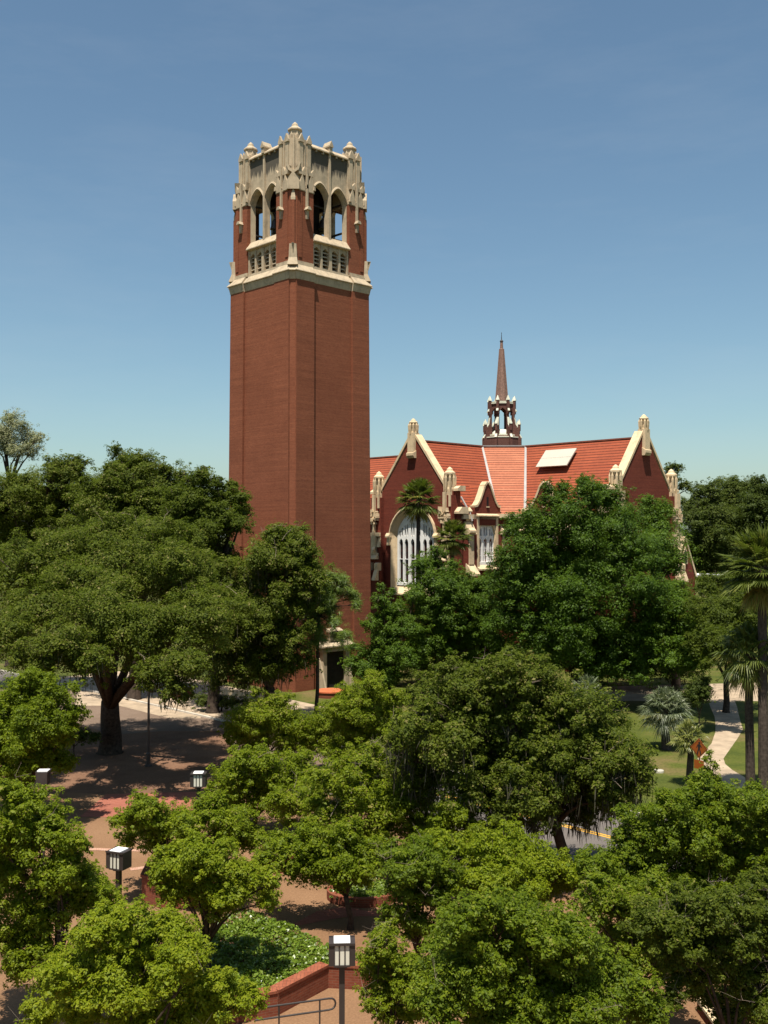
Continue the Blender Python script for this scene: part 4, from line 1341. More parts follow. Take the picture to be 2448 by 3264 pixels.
tree('broadleaf_tree', 'thin light broadleaf sapling between the tower foot and the great window', 1250, 80,
     [(1212, 1915, 28), (1250, 1950, 38), (1230, 2020, 48), (1300, 2005, 45), (1275, 2090, 52), (1200, 2085, 38), (1320, 1900, 30), (1250, 1890, 16), (1180, 1990, 25), (1215, 1870, 14), (1150, 2080, 32), (1170, 2135, 42), (1128, 2120, 28), (1240, 2150, 42), (1200, 2160, 35)],
     M['leaf_gum'], 0.22, 34, group=GUM, trunk_r=0.16, density=0.8, depth=0.7, gap=0.2, twigs=8)
tree('understory_tree', 'yellow-green loose tree behind the tall palms near the hall porch', 2310, 76,
     [(2290, 1870, 50, -0.8), (2345, 1890, 55, -1.5), (2300, 1960, 75, -4.2), (2380, 1980, 70, -5.0), (2310, 2060, 65, -8.1), (2390, 1900, 40, -1.9), (2270, 1930, 45, -3.1), (2250, 2050, 50, -7.7)],
     M['leaf_oak'], 0.24, 35, trunk_r=0.22, depth=0.7)
tree('pine_tree', 'young pine with tufted candles growing at the foot of the tower', 1006, 72,
     [(1060, 1845, 32), (1030, 1890, 40), (1085, 1885, 32), (1125, 1908, 22), (1135, 1930, 17), (1020, 1960, 37), (1060, 1985, 27), (1010, 2035, 37), (1095, 2035, 30), (1000, 1900, 27), (1050, 1930, 32), (1090, 1850, 20), (1030, 1840, 20), (985, 1990, 27), (1120, 1890, 15)],
     M['leaf_pine'], 0.55, 36, trunk_r=0.13, density=8.0, aspect=0.06, depth=0.8, fork=0.95, trunk_top=7.5, back=0.3, sub=0.5)

# --- trees of the plaza and along the street
tree('mossy_oak', 'wide olive green oak with curtains of hanging moss over the street', 1805, 38.5,
     [(1620, 2165, 70), (1510, 2195, 82), (1720, 2205, 82), (1410, 2255, 90), (1560, 2290, 105), (1720, 2320, 105), (1850, 2290, 92), (1925, 2350, 85), (1450, 2370, 95), (1600, 2420, 105), (1760, 2440, 105),
      (1895, 2450, 95), (1350, 2370, 65), (1520, 2510, 85), (1680, 2540, 85), (1820, 2530, 75), (1960, 2480, 62), (1640, 2110, 30), (1560, 2125, 28), (1740, 2600, 45), (1620, 2610, 55), (1350, 2280, 40), (2010, 2420, 62), (2035, 2500, 52), (1960, 2550, 55), (1860, 2590, 45), (1310, 2330, 55), (1290, 2420, 55), (1350, 2480, 62)],
     M['leaf_oak'], 0.135, 41, trunk_r=0.22, depth=0.5, moss=2600, twigs=40, fork=0.6, back=0.35)
tree('plaza_tree', 'rounded yellow-green tree between the oak shade and the tower doorway', 850, 57,
     [(850, 2260, 52), (785, 2300, 55), (900, 2300, 62), (820, 2360, 65), (940, 2340, 45), (745, 2330, 35), (870, 2230, 22), (910, 2390, 50)], M['leaf_elm'], 0.16, 42, group=ELMS, trunk_r=0.12)
tree('plaza_tree', 'light green tree in front of the tower doorway and its round seat wall', 1150, 56,
     [(1180, 2190, 42), (1130, 2250, 60), (1225, 2255, 50), (1060, 2320, 62), (1170, 2340, 72), (1265, 2340, 52), (1000, 2360, 52), (1190, 2150, 18), (1100, 2210, 25), (1100, 2400, 60)], M['leaf_elm'], 0.15, 43, group=ELMS, trunk_r=0.12, gap=0.2)
tree('plaza_tree', 'olive tree with grey bare twigs in the middle of the tree belt', 1170, 41,
     [(1180, 2435, 62), (1080, 2490, 72), (1250, 2520, 72), (1150, 2560, 82), (1320, 2560, 72), (985, 2540, 62), (1050, 2620, 72), (1230, 2640, 72), (1370, 2640, 62), (905, 2560, 52), (1190, 2385, 22)],
     M['leaf_elm'], 0.125, 44, group=ELMS, trunk_r=0.11, twigs=40)
tree('plaza_tree', 'tree with bare twigs between the lone plaza lamp and the tower doorway', 810, 45,
     [(800, 2440, 58), (735, 2490, 55), (865, 2480, 62), (800, 2540, 62), (705, 2555, 45), (945, 2450, 55), (880, 2550, 50), (680, 2510, 25), (960, 2500, 45)], M['leaf_elm'], 0.13, 45, group=ELMS, trunk_r=0.11, twigs=40)
tree('plaza_tree', 'bright tree at the picture edge in front of the shaded oak trunk', 85, 47,
     [(90, 2210, 62), (25, 2260, 65), (155, 2290, 62), (90, 2330, 82), (165, 2375, 52), (15, 2380, 65), (120, 2425, 60), (30, 2470, 55), (180, 2225, 48), (225, 2290, 42), (120, 2170, 40), (200, 2340, 25), (-50, 2340, 80), (60, 2180, 28)], M['leaf_elm'], 0.135, 46, group=ELMS, trunk_r=0.12)
tree('plaza_tree', 'compact green tree on the edge of the open paving beyond the octagonal planter', 560, 37,
     [(465, 2575, 48), (420, 2615, 42), (535, 2620, 55), (500, 2670, 50), (405, 2670, 32), (600, 2640, 50), (650, 2590, 52), (700, 2650, 55), (605, 2695, 35), (440, 2540, 20), (760, 2620, 50), (690, 2560, 35), (780, 2680, 45)],
     M['leaf_elm'], 0.115, 47, group=ELMS, trunk_r=0.10)
tree('plaza_tree', 'leafy tree on a slender double stem beside the curved paving', 1118, 34.5,
     [(1090, 2675, 55), (1000, 2690, 55), (1160, 2715, 55), (930, 2715, 52), (1075, 2755, 62), (1000, 2775, 52), (1145, 2780, 42), (870, 2700, 42), (1120, 2640, 30), (860, 2750, 40)],
     M['leaf_elm'], 0.11, 48, group=ELMS, trunk_r=0.10, fork=0.55, lean=(0.1, 0))
tree('plaza_tree', 'yellow-green tree standing before the octagonal brick planter', 667, 30,
     [(620, 2735, 62), (545, 2765, 52), (700, 2755, 62), (775, 2785, 52), (640, 2825, 72), (735, 2845, 52), (840, 2825, 45), (560, 2835, 42), (680, 2890, 42), (585, 2715, 40), (520, 2720, 25), (650, 2690, 25), (860, 2870, 30)],
     M['leaf_light'], 0.10, 49, group=ELMS, trunk_r=0.10, fork=0.5)
tree('plaza_tree', 'large tree with layered boughs hanging over the paving at the picture edge', 210, 27,
     [(60, 2555, 62), (145, 2600, 62), (215, 2675, 52), (90, 2680, 82), (10, 2750, 75), (180, 2770, 82), (270, 2820, 62), (60, 2860, 85), (200, 2880, 75), (330, 2870, 52), (120, 2960, 65), (10, 3000, 65), (130, 3050, 52), (-60, 2640, 80), (20, 2520, 40), (330, 2930, 35), (50, 3090, 45)],
     M['leaf_elm'], 0.095, 50, group=ELMS, trunk_r=0.12, gap=0.2, twigs=14, fork=0.6)
tree('plaza_tree', 'pale yellow-green tree crown spreading along the bottom of the view', 460, 21.5,
     [(420, 2945, 62), (330, 2985, 72), (500, 2955, 62), (570, 2990, 62), (450, 3035, 85), (300, 3075, 85), (580, 3075, 75), (200, 3130, 75), (400, 3145, 95), (540, 3165, 95), (700, 3160, 62), (250, 3215, 75), (650, 3235, 75),
      (450, 3255, 85), (790, 3190, 45), (120, 3240, 55), (640, 3060, 30), (260, 3000, 35), (380, 2900, 25)],
     M['leaf_light'], 0.085, 51, group=ELMS, trunk_r=0.10, depth=0.6, gap=0.2, twigs=20)
tree('plaza_tree', 'bright mound-shaped tree just below the patch of open street', 1610, 31,
     [(1640, 2685, 52), (1560, 2715, 52), (1710, 2755, 62), (1480, 2735, 52), (1600, 2785, 75), (1750, 2825, 62), (1420, 2700, 42), (1520, 2815, 62), (1620, 2645, 25), (1800, 2780, 45), (1680, 2850, 60)],
     M['leaf_light'], 0.10, 52, group=ELMS, trunk_r=0.10)
tree('plaza_tree', 'ragged tree with dark gaps between the mound-shaped tree and the slender double stem', 1330, 30,
     [(1330, 2720, 52), (1280, 2775, 62), (1380, 2785, 62), (1300, 2855, 62), (1400, 2865, 52), (1260, 2920, 42), (1350, 2950, 52), (1440, 2800, 40), (1250, 2720, 35)],
     M['leaf_elm_deep'], 0.10, 53, group=ELMS, trunk_r=0.10, twigs=24, gap=0.2)
tree('plaza_tree', 'broad green tree below the orange diamond sign and the tall palms', 2200, 31.5,
     [(2230, 2550, 62), (2130, 2590, 62), (2330, 2555, 62), (2420, 2570, 62), (2050, 2640, 62), (2180, 2660, 85), (2300, 2650, 85), (2420, 2680, 75), (2000, 2700, 52), (2100, 2740, 85), (2230, 2770, 85), (2350, 2780, 85),
      (1930, 2760, 62), (2020, 2810, 75), (2440, 2800, 65), (2150, 2850, 75), (1870, 2770, 42), (2500, 2620, 80), (1960, 2850, 55), (2260, 2850, 60)],
     M['leaf_elm_deep'], 0.10, 54, group=ELMS, trunk_r=0.13, depth=0.5)
tree('plaza_tree', 'big bright tree filling the bottom of the view with glossy leaves', 1720, 21.5,
     [(1560, 2920, 72), (1470, 2970, 72), (1660, 2925, 72), (1750, 2980, 85), (1850, 3010, 72), (1580, 3025, 95), (1700, 3075, 95), (1830, 3105, 85), (1940, 3125, 72), (1430, 3070, 72), (1500, 3135, 95), (1620, 3175, 95),
      (1760, 3205, 95), (1900, 3215, 85), (2020, 3190, 62), (1400, 3200, 72), (1550, 3255, 85), (2080, 3235, 45), (1440, 2920, 30), (1680, 3260, 80), (1830, 3270, 80)],
     M['leaf_elm_deep'], 0.085, 55, group=ELMS, trunk_r=0.12, depth=0.5, gap=0.15, twigs=10)
tree('plaza_tree', 'shaded dark green tree with bare branches in the corner of the view', 2330, 24,
     [(2200, 2905, 72), (2320, 2900, 72), (2420, 2920, 72), (2080, 2940, 72), (2250, 2995, 72), (2370, 3000, 55), (2150, 3045, 62), (2460, 3000, 62), (2480, 3120, 72), (2500, 2880, 80), (2180, 3110, 52), (2290, 3090, 60), (2380, 3120, 60), (2450, 3200, 62), (2140, 3180, 40)],
     M['leaf_oak'], 0.09, 56, group=ELMS, trunk_r=0.10, limbs=5, twigs=60, gap=0.22, depth=0.6)
tree('plaza_tree', 'small loose tree beside the near square lamp and brick wall', 1240, 25,
     [(1210, 3010, 42), (1185, 3080, 42), (1260, 3065, 52), (1220, 3150, 52), (1300, 3150, 52), (1260, 3220, 52), (1330, 3225, 42), (1190, 3205, 32), (1240, 2960, 30), (1310, 3080, 40), (1370, 3160, 40)],
     M['leaf_elm'], 0.085, 57, group=ELMS, trunk_r=0.08, twigs=30, gap=0.22)
tree('plaza_tree', 'bushy green tree between the mossy oak trunk and the mound-shaped tree', 1440, 37,
     [(1450, 2600, 55), (1400, 2655, 55), (1520, 2650, 55), (1350, 2690, 45), (1480, 2560, 30), (1580, 2660, 40), (1640, 2690, 35)], M['leaf_elm'], 0.115, 81, group=ELMS, trunk_r=0.09)
tree('plaza_tree', 'mid green tree wedged between the glossy near tree and the shaded one', 2010, 27,
     [(1930, 2860, 52), (2010, 2900, 62), (2080, 2880, 55), (1970, 2980, 62), (2070, 3000, 62), (2120, 3080, 52), (2030, 3060, 55), (1880, 2900, 40), (2170, 2960, 50)], M['leaf_elm_deep'], 0.095, 82, group=ELMS, trunk_r=0.10, gap=0.18)
tree('shrub', 'dark low shrub under the bare branches in the corner of the view', 2360, 26,
     [(2300, 3190, 52), (2390, 3210, 62), (2230, 3150, 42), (2460, 3240, 70), (2330, 3250, 50)], M['leaf_oak'], 0.09, 83, cat='shrub', trunk_r=0.04, back=0.3)
tree('understory_tree', 'added dark shrubbery standing in for the shade under the big broadleaf trees', 1900, 88,  # shrubs added where the ground is only dark with tree shade
     [(1650, 2120, 50), (1720, 2130, 50), (1800, 2125, 55), (1880, 2135, 50), (1960, 2130, 55), (2040, 2135, 50), (2110, 2130, 50), (2180, 2140, 45), (1760, 2080, 50), (1840, 2085, 50), (1930, 2080, 50), (2010, 2085, 50)], M['leaf_dark'], 0.26, 84, trunk_r=0.1, depth=0.25, back=0.2)
tree('understory_tree', 'added dark shrubbery standing in for shade along the hall wall below the window', 1370, 90,  # more added shrubs, drawing the dark shade along the wall foot
     [(1240, 2130, 45), (1300, 2120, 50), (1370, 2125, 50), (1440, 2120, 50), (1510, 2125, 50), (1580, 2125, 45), (1330, 2070, 40), (1450, 2065, 40)], M['leaf_dark'], 0.26, 85, trunk_r=0.1, depth=0.25, back=0.2)
tree('sapling', 'thin upright sapling in front of the concrete path', 2262, 48,
     [(2250, 2420, 14), (2262, 2400, 12), (2275, 2440, 16), (2245, 2455, 16), (2262, 2470, 18), (2285, 2480, 15), (2240, 2490, 18), (2290, 2510, 15), (2265, 2520, 22)], M['leaf_elm'], 0.12, 58, trunk_r=0.04, density=0.55, gap=0.3)

# --- palms
def fan_palm(label, px, base_Y, crown_py, radius, mat, seed, trunk_r=0.2, fronds=34, name='palm', dead=5, group=None, segs=27, stiff=0.32, wid=0.034):
    rng = np.random.default_rng(seed)
    base = at(px, CY, base_Y)
    top = at(px, crown_py, base_Y).z
    root = thing(name, label, 'palm', (base.x, base.y, 0), 0, group)
    mbt = MB()
    bend = rng.normal(0, 0.12, 2)
    mbt.tube([(0, 0, -0.1), (bend[0] * 0.3, bend[1] * 0.3, top * 0.3), (bend[0], bend[1], top * 0.65), (0, 0, top)], [trunk_r * 1.15, trunk_r, trunk_r * 0.92, trunk_r * 0.9], 12)
    for k in range(26):                                    # old leaf boots under the crown
        an = rng.uniform(0, 2 * math.pi)
        z = top - rng.uniform(0, 0.5 * radius)
        mbt.tube([(math.cos(an) * trunk_r * 0.8, math.sin(an) * trunk_r * 0.8, z - 0.15), (math.cos(an) * trunk_r * 1.5, math.sin(an) * trunk_r * 1.5, z + 0.12)], [0.06, 0.03], 4)
    mbt.build('trunk', M['palm_bark'], root)
    vs, fs, tint = [], [], []
    for k in range(fronds):
        an = 2.399 * k + rng.uniform(-0.3, 0.3)
        f = (k + 0.5) / fronds
        el = math.radians(82 - 135 * f + rng.uniform(-10, 10))
        hang = k >= fronds - dead
        if hang: el = math.radians(rng.uniform(-80, -58))
        d = Vector((math.cos(an) * math.cos(el), math.sin(an) * math.cos(el), math.sin(el)))
        side = Vector((-math.sin(an), math.cos(an), 0))
        upv = side.cross(d) * -1
        pl = radius * rng.uniform(0.42, 0.58)
        o = Vector((0, 0, top))
        hub = o + d * pl + Vector((0, 0, -0.10 * pl * math.cos(el)))
        w = 0.02 * radius / 1.5 + 0.012
        b = len(vs)
        vs += [o - side * w, o + side * w, hub + side * w * 0.7, hub - side * w * 0.7]
        fs.append((b, b + 1, b + 2, b + 3))
        tint.append(0.75)
        tv = float(np.clip(rng.normal(0.45, 0.2), 0, 0.9)) if not hang else 1.0
        fl = radius * rng.uniform(0.48, 0.62)
        for j in range(segs):
            t = (j / (segs - 1) - 0.5) * 2
            fa_ = t * math.radians(105)
            ld = (d * math.cos(fa_) + side * math.sin(fa_) + upv * 0.22 * (1 - abs(t))).normalized()
            ln = fl * (1 - 0.30 * abs(t)) * rng.uniform(0.9, 1.08)
            mid = hub + ld * ln * 0.55 + Vector((0, 0, -0.05 * ln))
            tip = hub + ld * ln + Vector((0, 0, -stiff * ln * rng.uniform(0.6, 1.2)))
            sw = ld.cross(Vector((0, 0, 1)))
            if sw.length < 1e-3: sw = side.copy()
            sw = (sw.normalized() + Vector(rng.normal(0, 0.35, 3))).normalized() * (wid * radius / 1.5)
            b = len(vs)
            vs += [hub, mid + sw, tip, mid - sw]
            fs.append((b, b + 1, b + 2, b + 3))
            tint.append(float(np.clip(tv + rng.normal(0, 0.10), 0, 1)))
    me = bpy.data.meshes.new('crown')
    me.from_pydata([tuple(p) for p in vs], [], fs)
    a_ = me.attributes.new('tint', 'FLOAT', 'FACE')
    a_.data.foreach_set('value', tint)
    me.materials.append(mat)
    o = bpy.data.objects.new('crown', me)
    COL.objects.link(o)
    o.parent = root
    return root


CP_ = 'cabbage palms'
fan_palm('tall cabbage palm whose round head covers the top of the great white window', 1334, 93, 1590, 2.25, M['leaf_palm'], 61, 0.19, 70, group=CP_, dead=5)
fan_palm('shorter cabbage palm between the great window and the wall dormer', 1442, 92, 1712, 1.95, M['leaf_palm'], 62, 0.18, 62, group=CP_, dead=5)
fan_palm('tallest near cabbage palm with a huge head cut by the picture edge', 2428, 50.5, 1805, 2.3, M['leaf_palm'], 63, 0.24, 76, group=CP_, dead=8, segs=31, stiff=0.28, wid=0.028)
fan_palm('lower near cabbage palm with drooping straw fronds over the concrete path', 2386, 51.5, 2085, 1.95, M['leaf_palm'], 64, 0.22, 60, group=CP_, dead=9, segs=27, stiff=0.5, wid=0.03)
fan_palm('grey-green bushy palm standing in the sunny grass by the path', 2120, 63, 2262, 1.75, M['leaf_blue_palm'], 65, 0.27, 84, dead=4, segs=25, stiff=0.45, wid=0.022)
fan_palm('little golden green palm just behind the orange diamond sign', 2192, 54, 2350, 1.15, M['leaf_gold_palm'], 66, 0.18, 40, dead=2, segs=17, stiff=0.4, wid=0.04)
fan_palm('low spiky palm top peeping over the mossy oak crown', 1868, 64, 2205, 1.35, M['leaf_blue_palm'], 67, 0.18, 34, dead=2, segs=15, stiff=0.3, wid=0.035)

# ------------------------------------------------------------------ lamps, planters, rail, sign and small things of the plaza
def make_lamp(px, top_py, height, rot, label, first=None, width=0.40):
    x, y, dz = ray(px, top_py)
    k = (height - CAM_H) / dz
    loc = (x * k, y * k, 0)
    if first is not None:
        o = copy_tree(first)
        o.location = loc
        o.rotation_euler = (0, 0, rot)
        o['label'] = label
        return o
    root = thing('plaza_lamp', label, 'lamp', loc, rot, 'square box lamps on the plaza')
    h = height
    mb = MB()
    mb.box(-0.065, 0.065, -0.065, 0.065, 0.12, h - 0.5)
    mb.build('post', M['metal'], root)
    mb = MB()
    mb.box(-0.17, 0.17, -0.17, 0.17, 0.0, 0.12)
    mb.build('foot', M['kerb'], root)
    w = width / 2
    mb = MB()
    for sx in (-1, 1):
        mb.box(*sorted((sx * w, sx * (w + 0.11))), -w - 0.02, w + 0.02, h - 0.52, h - 0.02)
    for sy in (-1, 1):
        for x0 in (-w, -w / 3 - 0.012, w / 3 - 0.012, w - 0.025):
            mb.box(x0, x0 + 0.025, *sorted((sy * (w - 0.01), sy * (w + 0.03))), h - 0.50, h - 0.04)
    mb.box(-w, w, -w - 0.03, w + 0.03, h - 0.54, h - 0.50)
    mb.box(-w - 0.11, w + 0.11, -w - 0.05, -w - 0.02, h - 0.05, h)
    mb.box(-w - 0.11, w + 0.11, w + 0.02, w + 0.05, h - 0.05, h)
    mb.box(-0.12, 0.12, -0.12, 0.12, h - 0.60, h - 0.54)
    head = mb.build('lamp_head', M['metal'], root)
    mb = MB()
    mb.box(-w + 0.01, w - 0.01, -w, w, h - 0.5, h - 0.06)
    mb.build('diffuser', M['frost'], head)
    mb = MB()
    mb.box(-w + 0.005, w - 0.005, -w - 0.018, w + 0.018, h - 0.06, h + 0.012)
    mb.build('top_plate', M['lamp_top'], head)
    return root


lamp = make_lamp(1090, 2995, 3.9, math.radians(3), 'square box lamp standing in front of the low angled brick wall, largest in view', width=0.38)
make_lamp(379, 2708, 3.9, math.radians(-22), 'square box lamp over the open paving near the octagonal planter', lamp)
make_lamp(633, 2462, 3.9, math.radians(2), 'square box lamp at the edge of the oak shade, beside the leafy tree belt', lamp)
make_lamp(139, 2455, 3.9, math.radians(93), 'small far box lamp half hidden by the bright tree at the picture edge', lamp)

# tall thin street light under the oak
q = ground(473, 2442)
root = thing('street_light', 'thin black street light pole rising into the big forked oak', 'street light', (q.x, q.y, 0))
mb = MB()
mb.lathe(0, 0, [(0.22, 0), (0.22, 0.06), (0.13, 0.12), (0.12, 0.7), (0.075, 0.8), (0.06, 6.2)], 10)
mb.build('pole', M['metal'], root)
mb = MB()
mb.lathe(0, 0, [(0.08, 6.2), (0.20, 6.35), (0.26, 6.75), (0.20, 6.8), (0.04, 7.0)], 10)
mb.build('lantern', M['metal'], root)

# hand rail
def rail_pt(px, py, z): return ground(px, py, z)
p0, p1 = rail_pt(886, 3205, 0.92), rail_pt(1052, 3182, 0.92)
d = (p1 - p0).normalized()
root = thing('hand_rail', 'dark metal hand rail with a looped end at the bottom of the view', 'railing', (p0.x, p0.y, 0))
r0 = Vector((0, 0, 0))
e = p1 - p0
e.z = 0
dn = e.normalized()
Lh = e.length
pts = [dn * -0.6 + Vector((0, 0, 0.92)), Vector((0, 0, 0.92)), dn * (Lh - 0.05) + Vector((0, 0, 0.92))]
for k in range(1, 8):
    an = math.pi / 2 - k * math.pi / 8
    pts.append(dn * (Lh + 0.15 * math.cos(an)) + Vector((0, 0, 0.77 + 0.15 * math.sin(an))))
pts += [dn * (Lh - 0.05) + Vector((0, 0, 0.62)), Vector((0, 0, 0.62)), dn * -0.6 + Vector((0, 0, 0.62))]
mb = MB()
mb.tube([tuple(p) for p in pts], 0.026, 8)
mb.build('rail', M['metal'], root)
for t in (0.02, 0.8):
    mb = MB()
    b = dn * (Lh * t)
    mb.tube([(b.x, b.y, 0), (b.x, b.y, 0.9)], 0.024, 8)
    mb.build('post', M['metal'], root)

# brick planter bed with ground cover in the foreground
wl_pts = [ground(560, 3300), ground(885, 3238), ground(1047, 3150), ground(1190, 3158), ground(1330, 3190)]
root = thing('planter_wall', 'low angled red brick planter wall holding the bed of glossy ground cover', 'wall', (wl_pts[2].x, wl_pts[2].y, 0))
O = Vector((wl_pts[2].x, wl_pts[2].y, 0))
mbw, mbc = MB(), MB()
TH = 0.30
loc = [p - O for p in wl_pts]
for i in range(len(loc) - 1):
    a_, b_ = loc[i], loc[i + 1]
    dd = (b_ - a_).normalized()
    nn = Vector((-dd.y, dd.x, 0))
    ea, eb = (0.0 if i == 0 else -0.0), 0.0
    z1 = 0.62
    A, B = a_, b_
    mbw.extr([(A.x, A.y, 0), (B.x, B.y, 0), ((B + nn * TH).x, (B + nn * TH).y, 0), ((A + nn * TH).x, (A + nn * TH).y, 0)], (0, 0, z1 - 0.003 * i))
    A2, B2 = A - nn * 0.03 + dd * 0.02, B - nn * 0.03 - dd * 0.02
    mbc.extr([(A2.x, A2.y, z1), (B2.x, B2.y, z1), ((B2 + nn * (TH + 0.06)).x, (B2 + nn * (TH + 0.06)).y, z1), ((A2 + nn * (TH + 0.06)).x, (A2 + nn * (TH + 0.06)).y, z1)], (0, 0, 0.072 + 0.004 * i))
mbw.build('brick_wall', M['planter_brick'], root)
mbc.build('brick_cap', mat_brick('cap_brick', (0.21, 0.060, 0.032), (0.31, 0.105, 0.058), (0.10, 0.05, 0.035), 0.10, 0.5), root)


def cover(name, label, cat, poly_px, z, leaf, mat, seed, bump=0.25, dens=2.3, kind=None):
    """Low planting over a polygon read in the photograph at height z."""
    rng = np.random.default_rng(seed)
    pl = [ground(x, y, z) for x, y in poly_px]
    c = sum(pl, Vector()) / len(pl)
    xs, ys = [p.x for p in pl], [p.y for p in pl]
    area_box = (max(xs) - min(xs)) * (max(ys) - min(ys))
    n = int(dens * area_box / (0.28 * leaf * leaf))
    q = np.stack([rng.uniform(min(xs), max(xs), n), rng.uniform(min(ys), max(ys), n)], 1)
    inside = np.zeros(n, bool)
    j = len(pl) - 1
    for i in range(len(pl)):
        xi, yi, xj, yj = pl[i].x, pl[i].y, pl[j].x, pl[j].y
        cross = ((yi > q[:, 1]) != (yj > q[:, 1])) & (q[:, 0] < (xj - xi) * (q[:, 1] - yi) / (yj - yi + 1e-9) + xi)
        inside ^= cross
        j = i
    q = q[inside]
    n = len(q)
    hump = sum(np.sin(q[:, 0] * a + p1) * np.sin(q[:, 1] * b + p2) for a, b, p1, p2 in ((1.7, 2.1, 0.3, 1.1), (3.9, 3.1, 2.0, 0.4), (7.3, 8.1, 1.0, 2.2))) / 3
    zz = z * 0.75 + bump * hump + rng.uniform(-0.35, 0.15, n) * max(0.3, bump)
    pos = np.stack([q[:, 0] - c.x, q[:, 1] - c.y, np.maximum(zz, 0.05)], 1)
    nrm = np.array([0, 0, 0.9]) + rng.normal(size=(n, 3)) * 0.6
    o = leaf_cloud(name, pos, nrm, leaf, mat, None, rng, aspect=0.6)
    o.location = (c.x, c.y, 0)
    tag(o, label, cat, kind=kind)
    return o


cover('ground_cover', 'bed of glossy bright green ground cover behind the low brick wall', 'ground cover',
      [(560, 3260), (700, 3210), (885, 3138), (1040, 3056), (1075, 3045), (1170, 3050), (1120, 3000), (1040, 2990), (930, 2930), (820, 2890), (700, 2905), (600, 2960), (560, 3080), (540, 3200)], 0.75, 0.10, M['leaf_ivy'], 71, 0.22, 2.6, kind='stuff')
mbq = MB()
mbq.add([ground(x, y, 0.3) for x, y in ((600, 3270), (885, 3185), (1045, 3098), (1180, 3100), (1120, 3050), (1040, 3020), (930, 2960), (820, 2925), (700, 2935), (600, 2990), (560, 3100), (540, 3220))], [tuple(range(12))])
tag(mbq.build('bed_earth', M['earth'], recalc=False), kind='structure')

# round planter with a clipped shrub
pc = ground(1155, 2893)
root = thing('round_planter', 'low round brick planter edging around the bright rounded shrubs', 'planter', (pc.x, pc.y + 1.0, 0))
mb = MB()
n = 28
for k in range(n):
    a0, a1 = 2 * math.pi * k / n, 2 * math.pi * (k + 1) / n
    mb.hexa([(math.cos(a) * r * 1.25, math.sin(a) * r, z) for z in (0, 0.32) for a, r in ((a0, 0.85), (a0, 1.05), (a1, 1.05), (a1, 0.85))])
mb.build('brick_edge', M['planter_brick'], root)
mb = MB()
mb.loft([[(1.06 * math.cos(k * math.pi / 10), 0.85 * math.sin(k * math.pi / 10), z) for k in range(20)] for z in (0.02, 0.22)])
mb.build('soil', M['earth'], root)
tree('shrub', 'bright rounded shrub filling the low round planter by the double-stemmed tree', 1160, pc.y + 1.0,
     [(1100, 2848, 38, 0.0), (1160, 2835, 42, 0.2), (1220, 2845, 40, 0.1), (1070, 2870, 26, -0.3), (1130, 2872, 32, -0.5), (1190, 2872, 32, -0.5), (1250, 2865, 30, 0)], M['leaf_ivy'], 0.085, 72, cat='shrub', trunk_r=0.03, density=1.4, back=0.5, limbs=6)

# octagonal planter in shade
oc = ground(560, 2900)
root = thing('octagonal_planter', 'tall octagonal shade-darkened brick planter standing on the open paving', 'planter', (oc.x, oc.y + 1.5, 0), math.radians(4))
mb = MB()
mb.loft([[(r * math.cos(math.pi / 8 + k * math.pi / 4), r * math.sin(math.pi / 8 + k * math.pi / 4), z) for k in range(8)] for r, z in ((1.55, 0), (1.55, 0.88), (1.60, 0.88), (1.60, 0.98), (1.30, 0.98), (1.30, 0.80))], True, False)
mb.build('brick_wall', M['planter_brick'], root)
mb = MB()
mb.lathe(0, 0, [(1.31, 0.7), (1.31, 0.82)], 8)
mb.build('soil', M['earth'], root)
rs = np.random.default_rng(5)
m_ = 5200
u_ = rs.uniform(-1.25, 1.25, (m_, 2))
u_ = u_[np.hypot(u_[:, 0], u_[:, 1]) < 1.22]
pos = np.concatenate([u_, 0.85 + rs.uniform(0, 0.38, (len(u_), 1))], 1)
pl_ = leaf_cloud('planter_fern', pos, np.array([0, 0, 0.8]) + rs.normal(size=pos.shape) * 0.6, 0.11, M['leaf_dark'], None, rs)
pl_.location = root.location
tag(pl_, 'dark leafy planting inside the octagonal brick planter', 'plant')

# low walls, hedge, seat wall far off by the tower
def low_wall(label, a_px, b_px, h, th, m, name='garden_wall'):
    a_, b_ = ground(*a_px), ground(*b_px)
    dd = (b_ - a_)
    root = thing(name, label, 'wall', (a_.x, a_.y, 0), math.atan2(dd.y, dd.x))
    mb = MB()
    mb.box(0, dd.length, 0, th, 0, h)
    mb.build('brick_wall', m, root)
    mb = MB()
    mb.box(-0.03, dd.length + 0.03, -0.03, th + 0.03, h, h + 0.08)
    mb.build('wall_cap', M['stone'] if h < 0.5 else M['planter_brick'], root)


low_wall('low red brick garden wall on the sunny pavement beyond the oak', (535, 2228), (612, 2216), 0.55, 0.35, M['planter_brick'])
low_wall('long low stone-capped wall before the dark oak shade near the tower', (705, 2212), (830, 2228), 0.35, 0.4, M['stone'])
low_wall('short brick wall glimpsed through leaves between the planter and the double stem', (810, 2796), (935, 2778), 0.5, 0.3, M['planter_brick'])
tree('hedge', 'dark clipped hedge in the shade beyond the street', None, 76.5, [(640, 2238, 26, 0), (675, 2236, 26, 0), (710, 2240, 26, 0), (740, 2243, 24, 0), (775, 2246, 24, 0)], M['leaf_dark'], 0.16, 73, cat='hedge', trunk_r=0.05, back=0.4)
tree('hedge', 'black-green clipped bush beside the concrete path under the tall trees', None, 68, [(2215, 2200, 32, 0), (2245, 2215, 30, 0), (2200, 2225, 28, 0), (2240, 2180, 26, 0)], M['leaf_dark'], 0.15, 74, cat='bush', trunk_r=0.05, back=0.5)
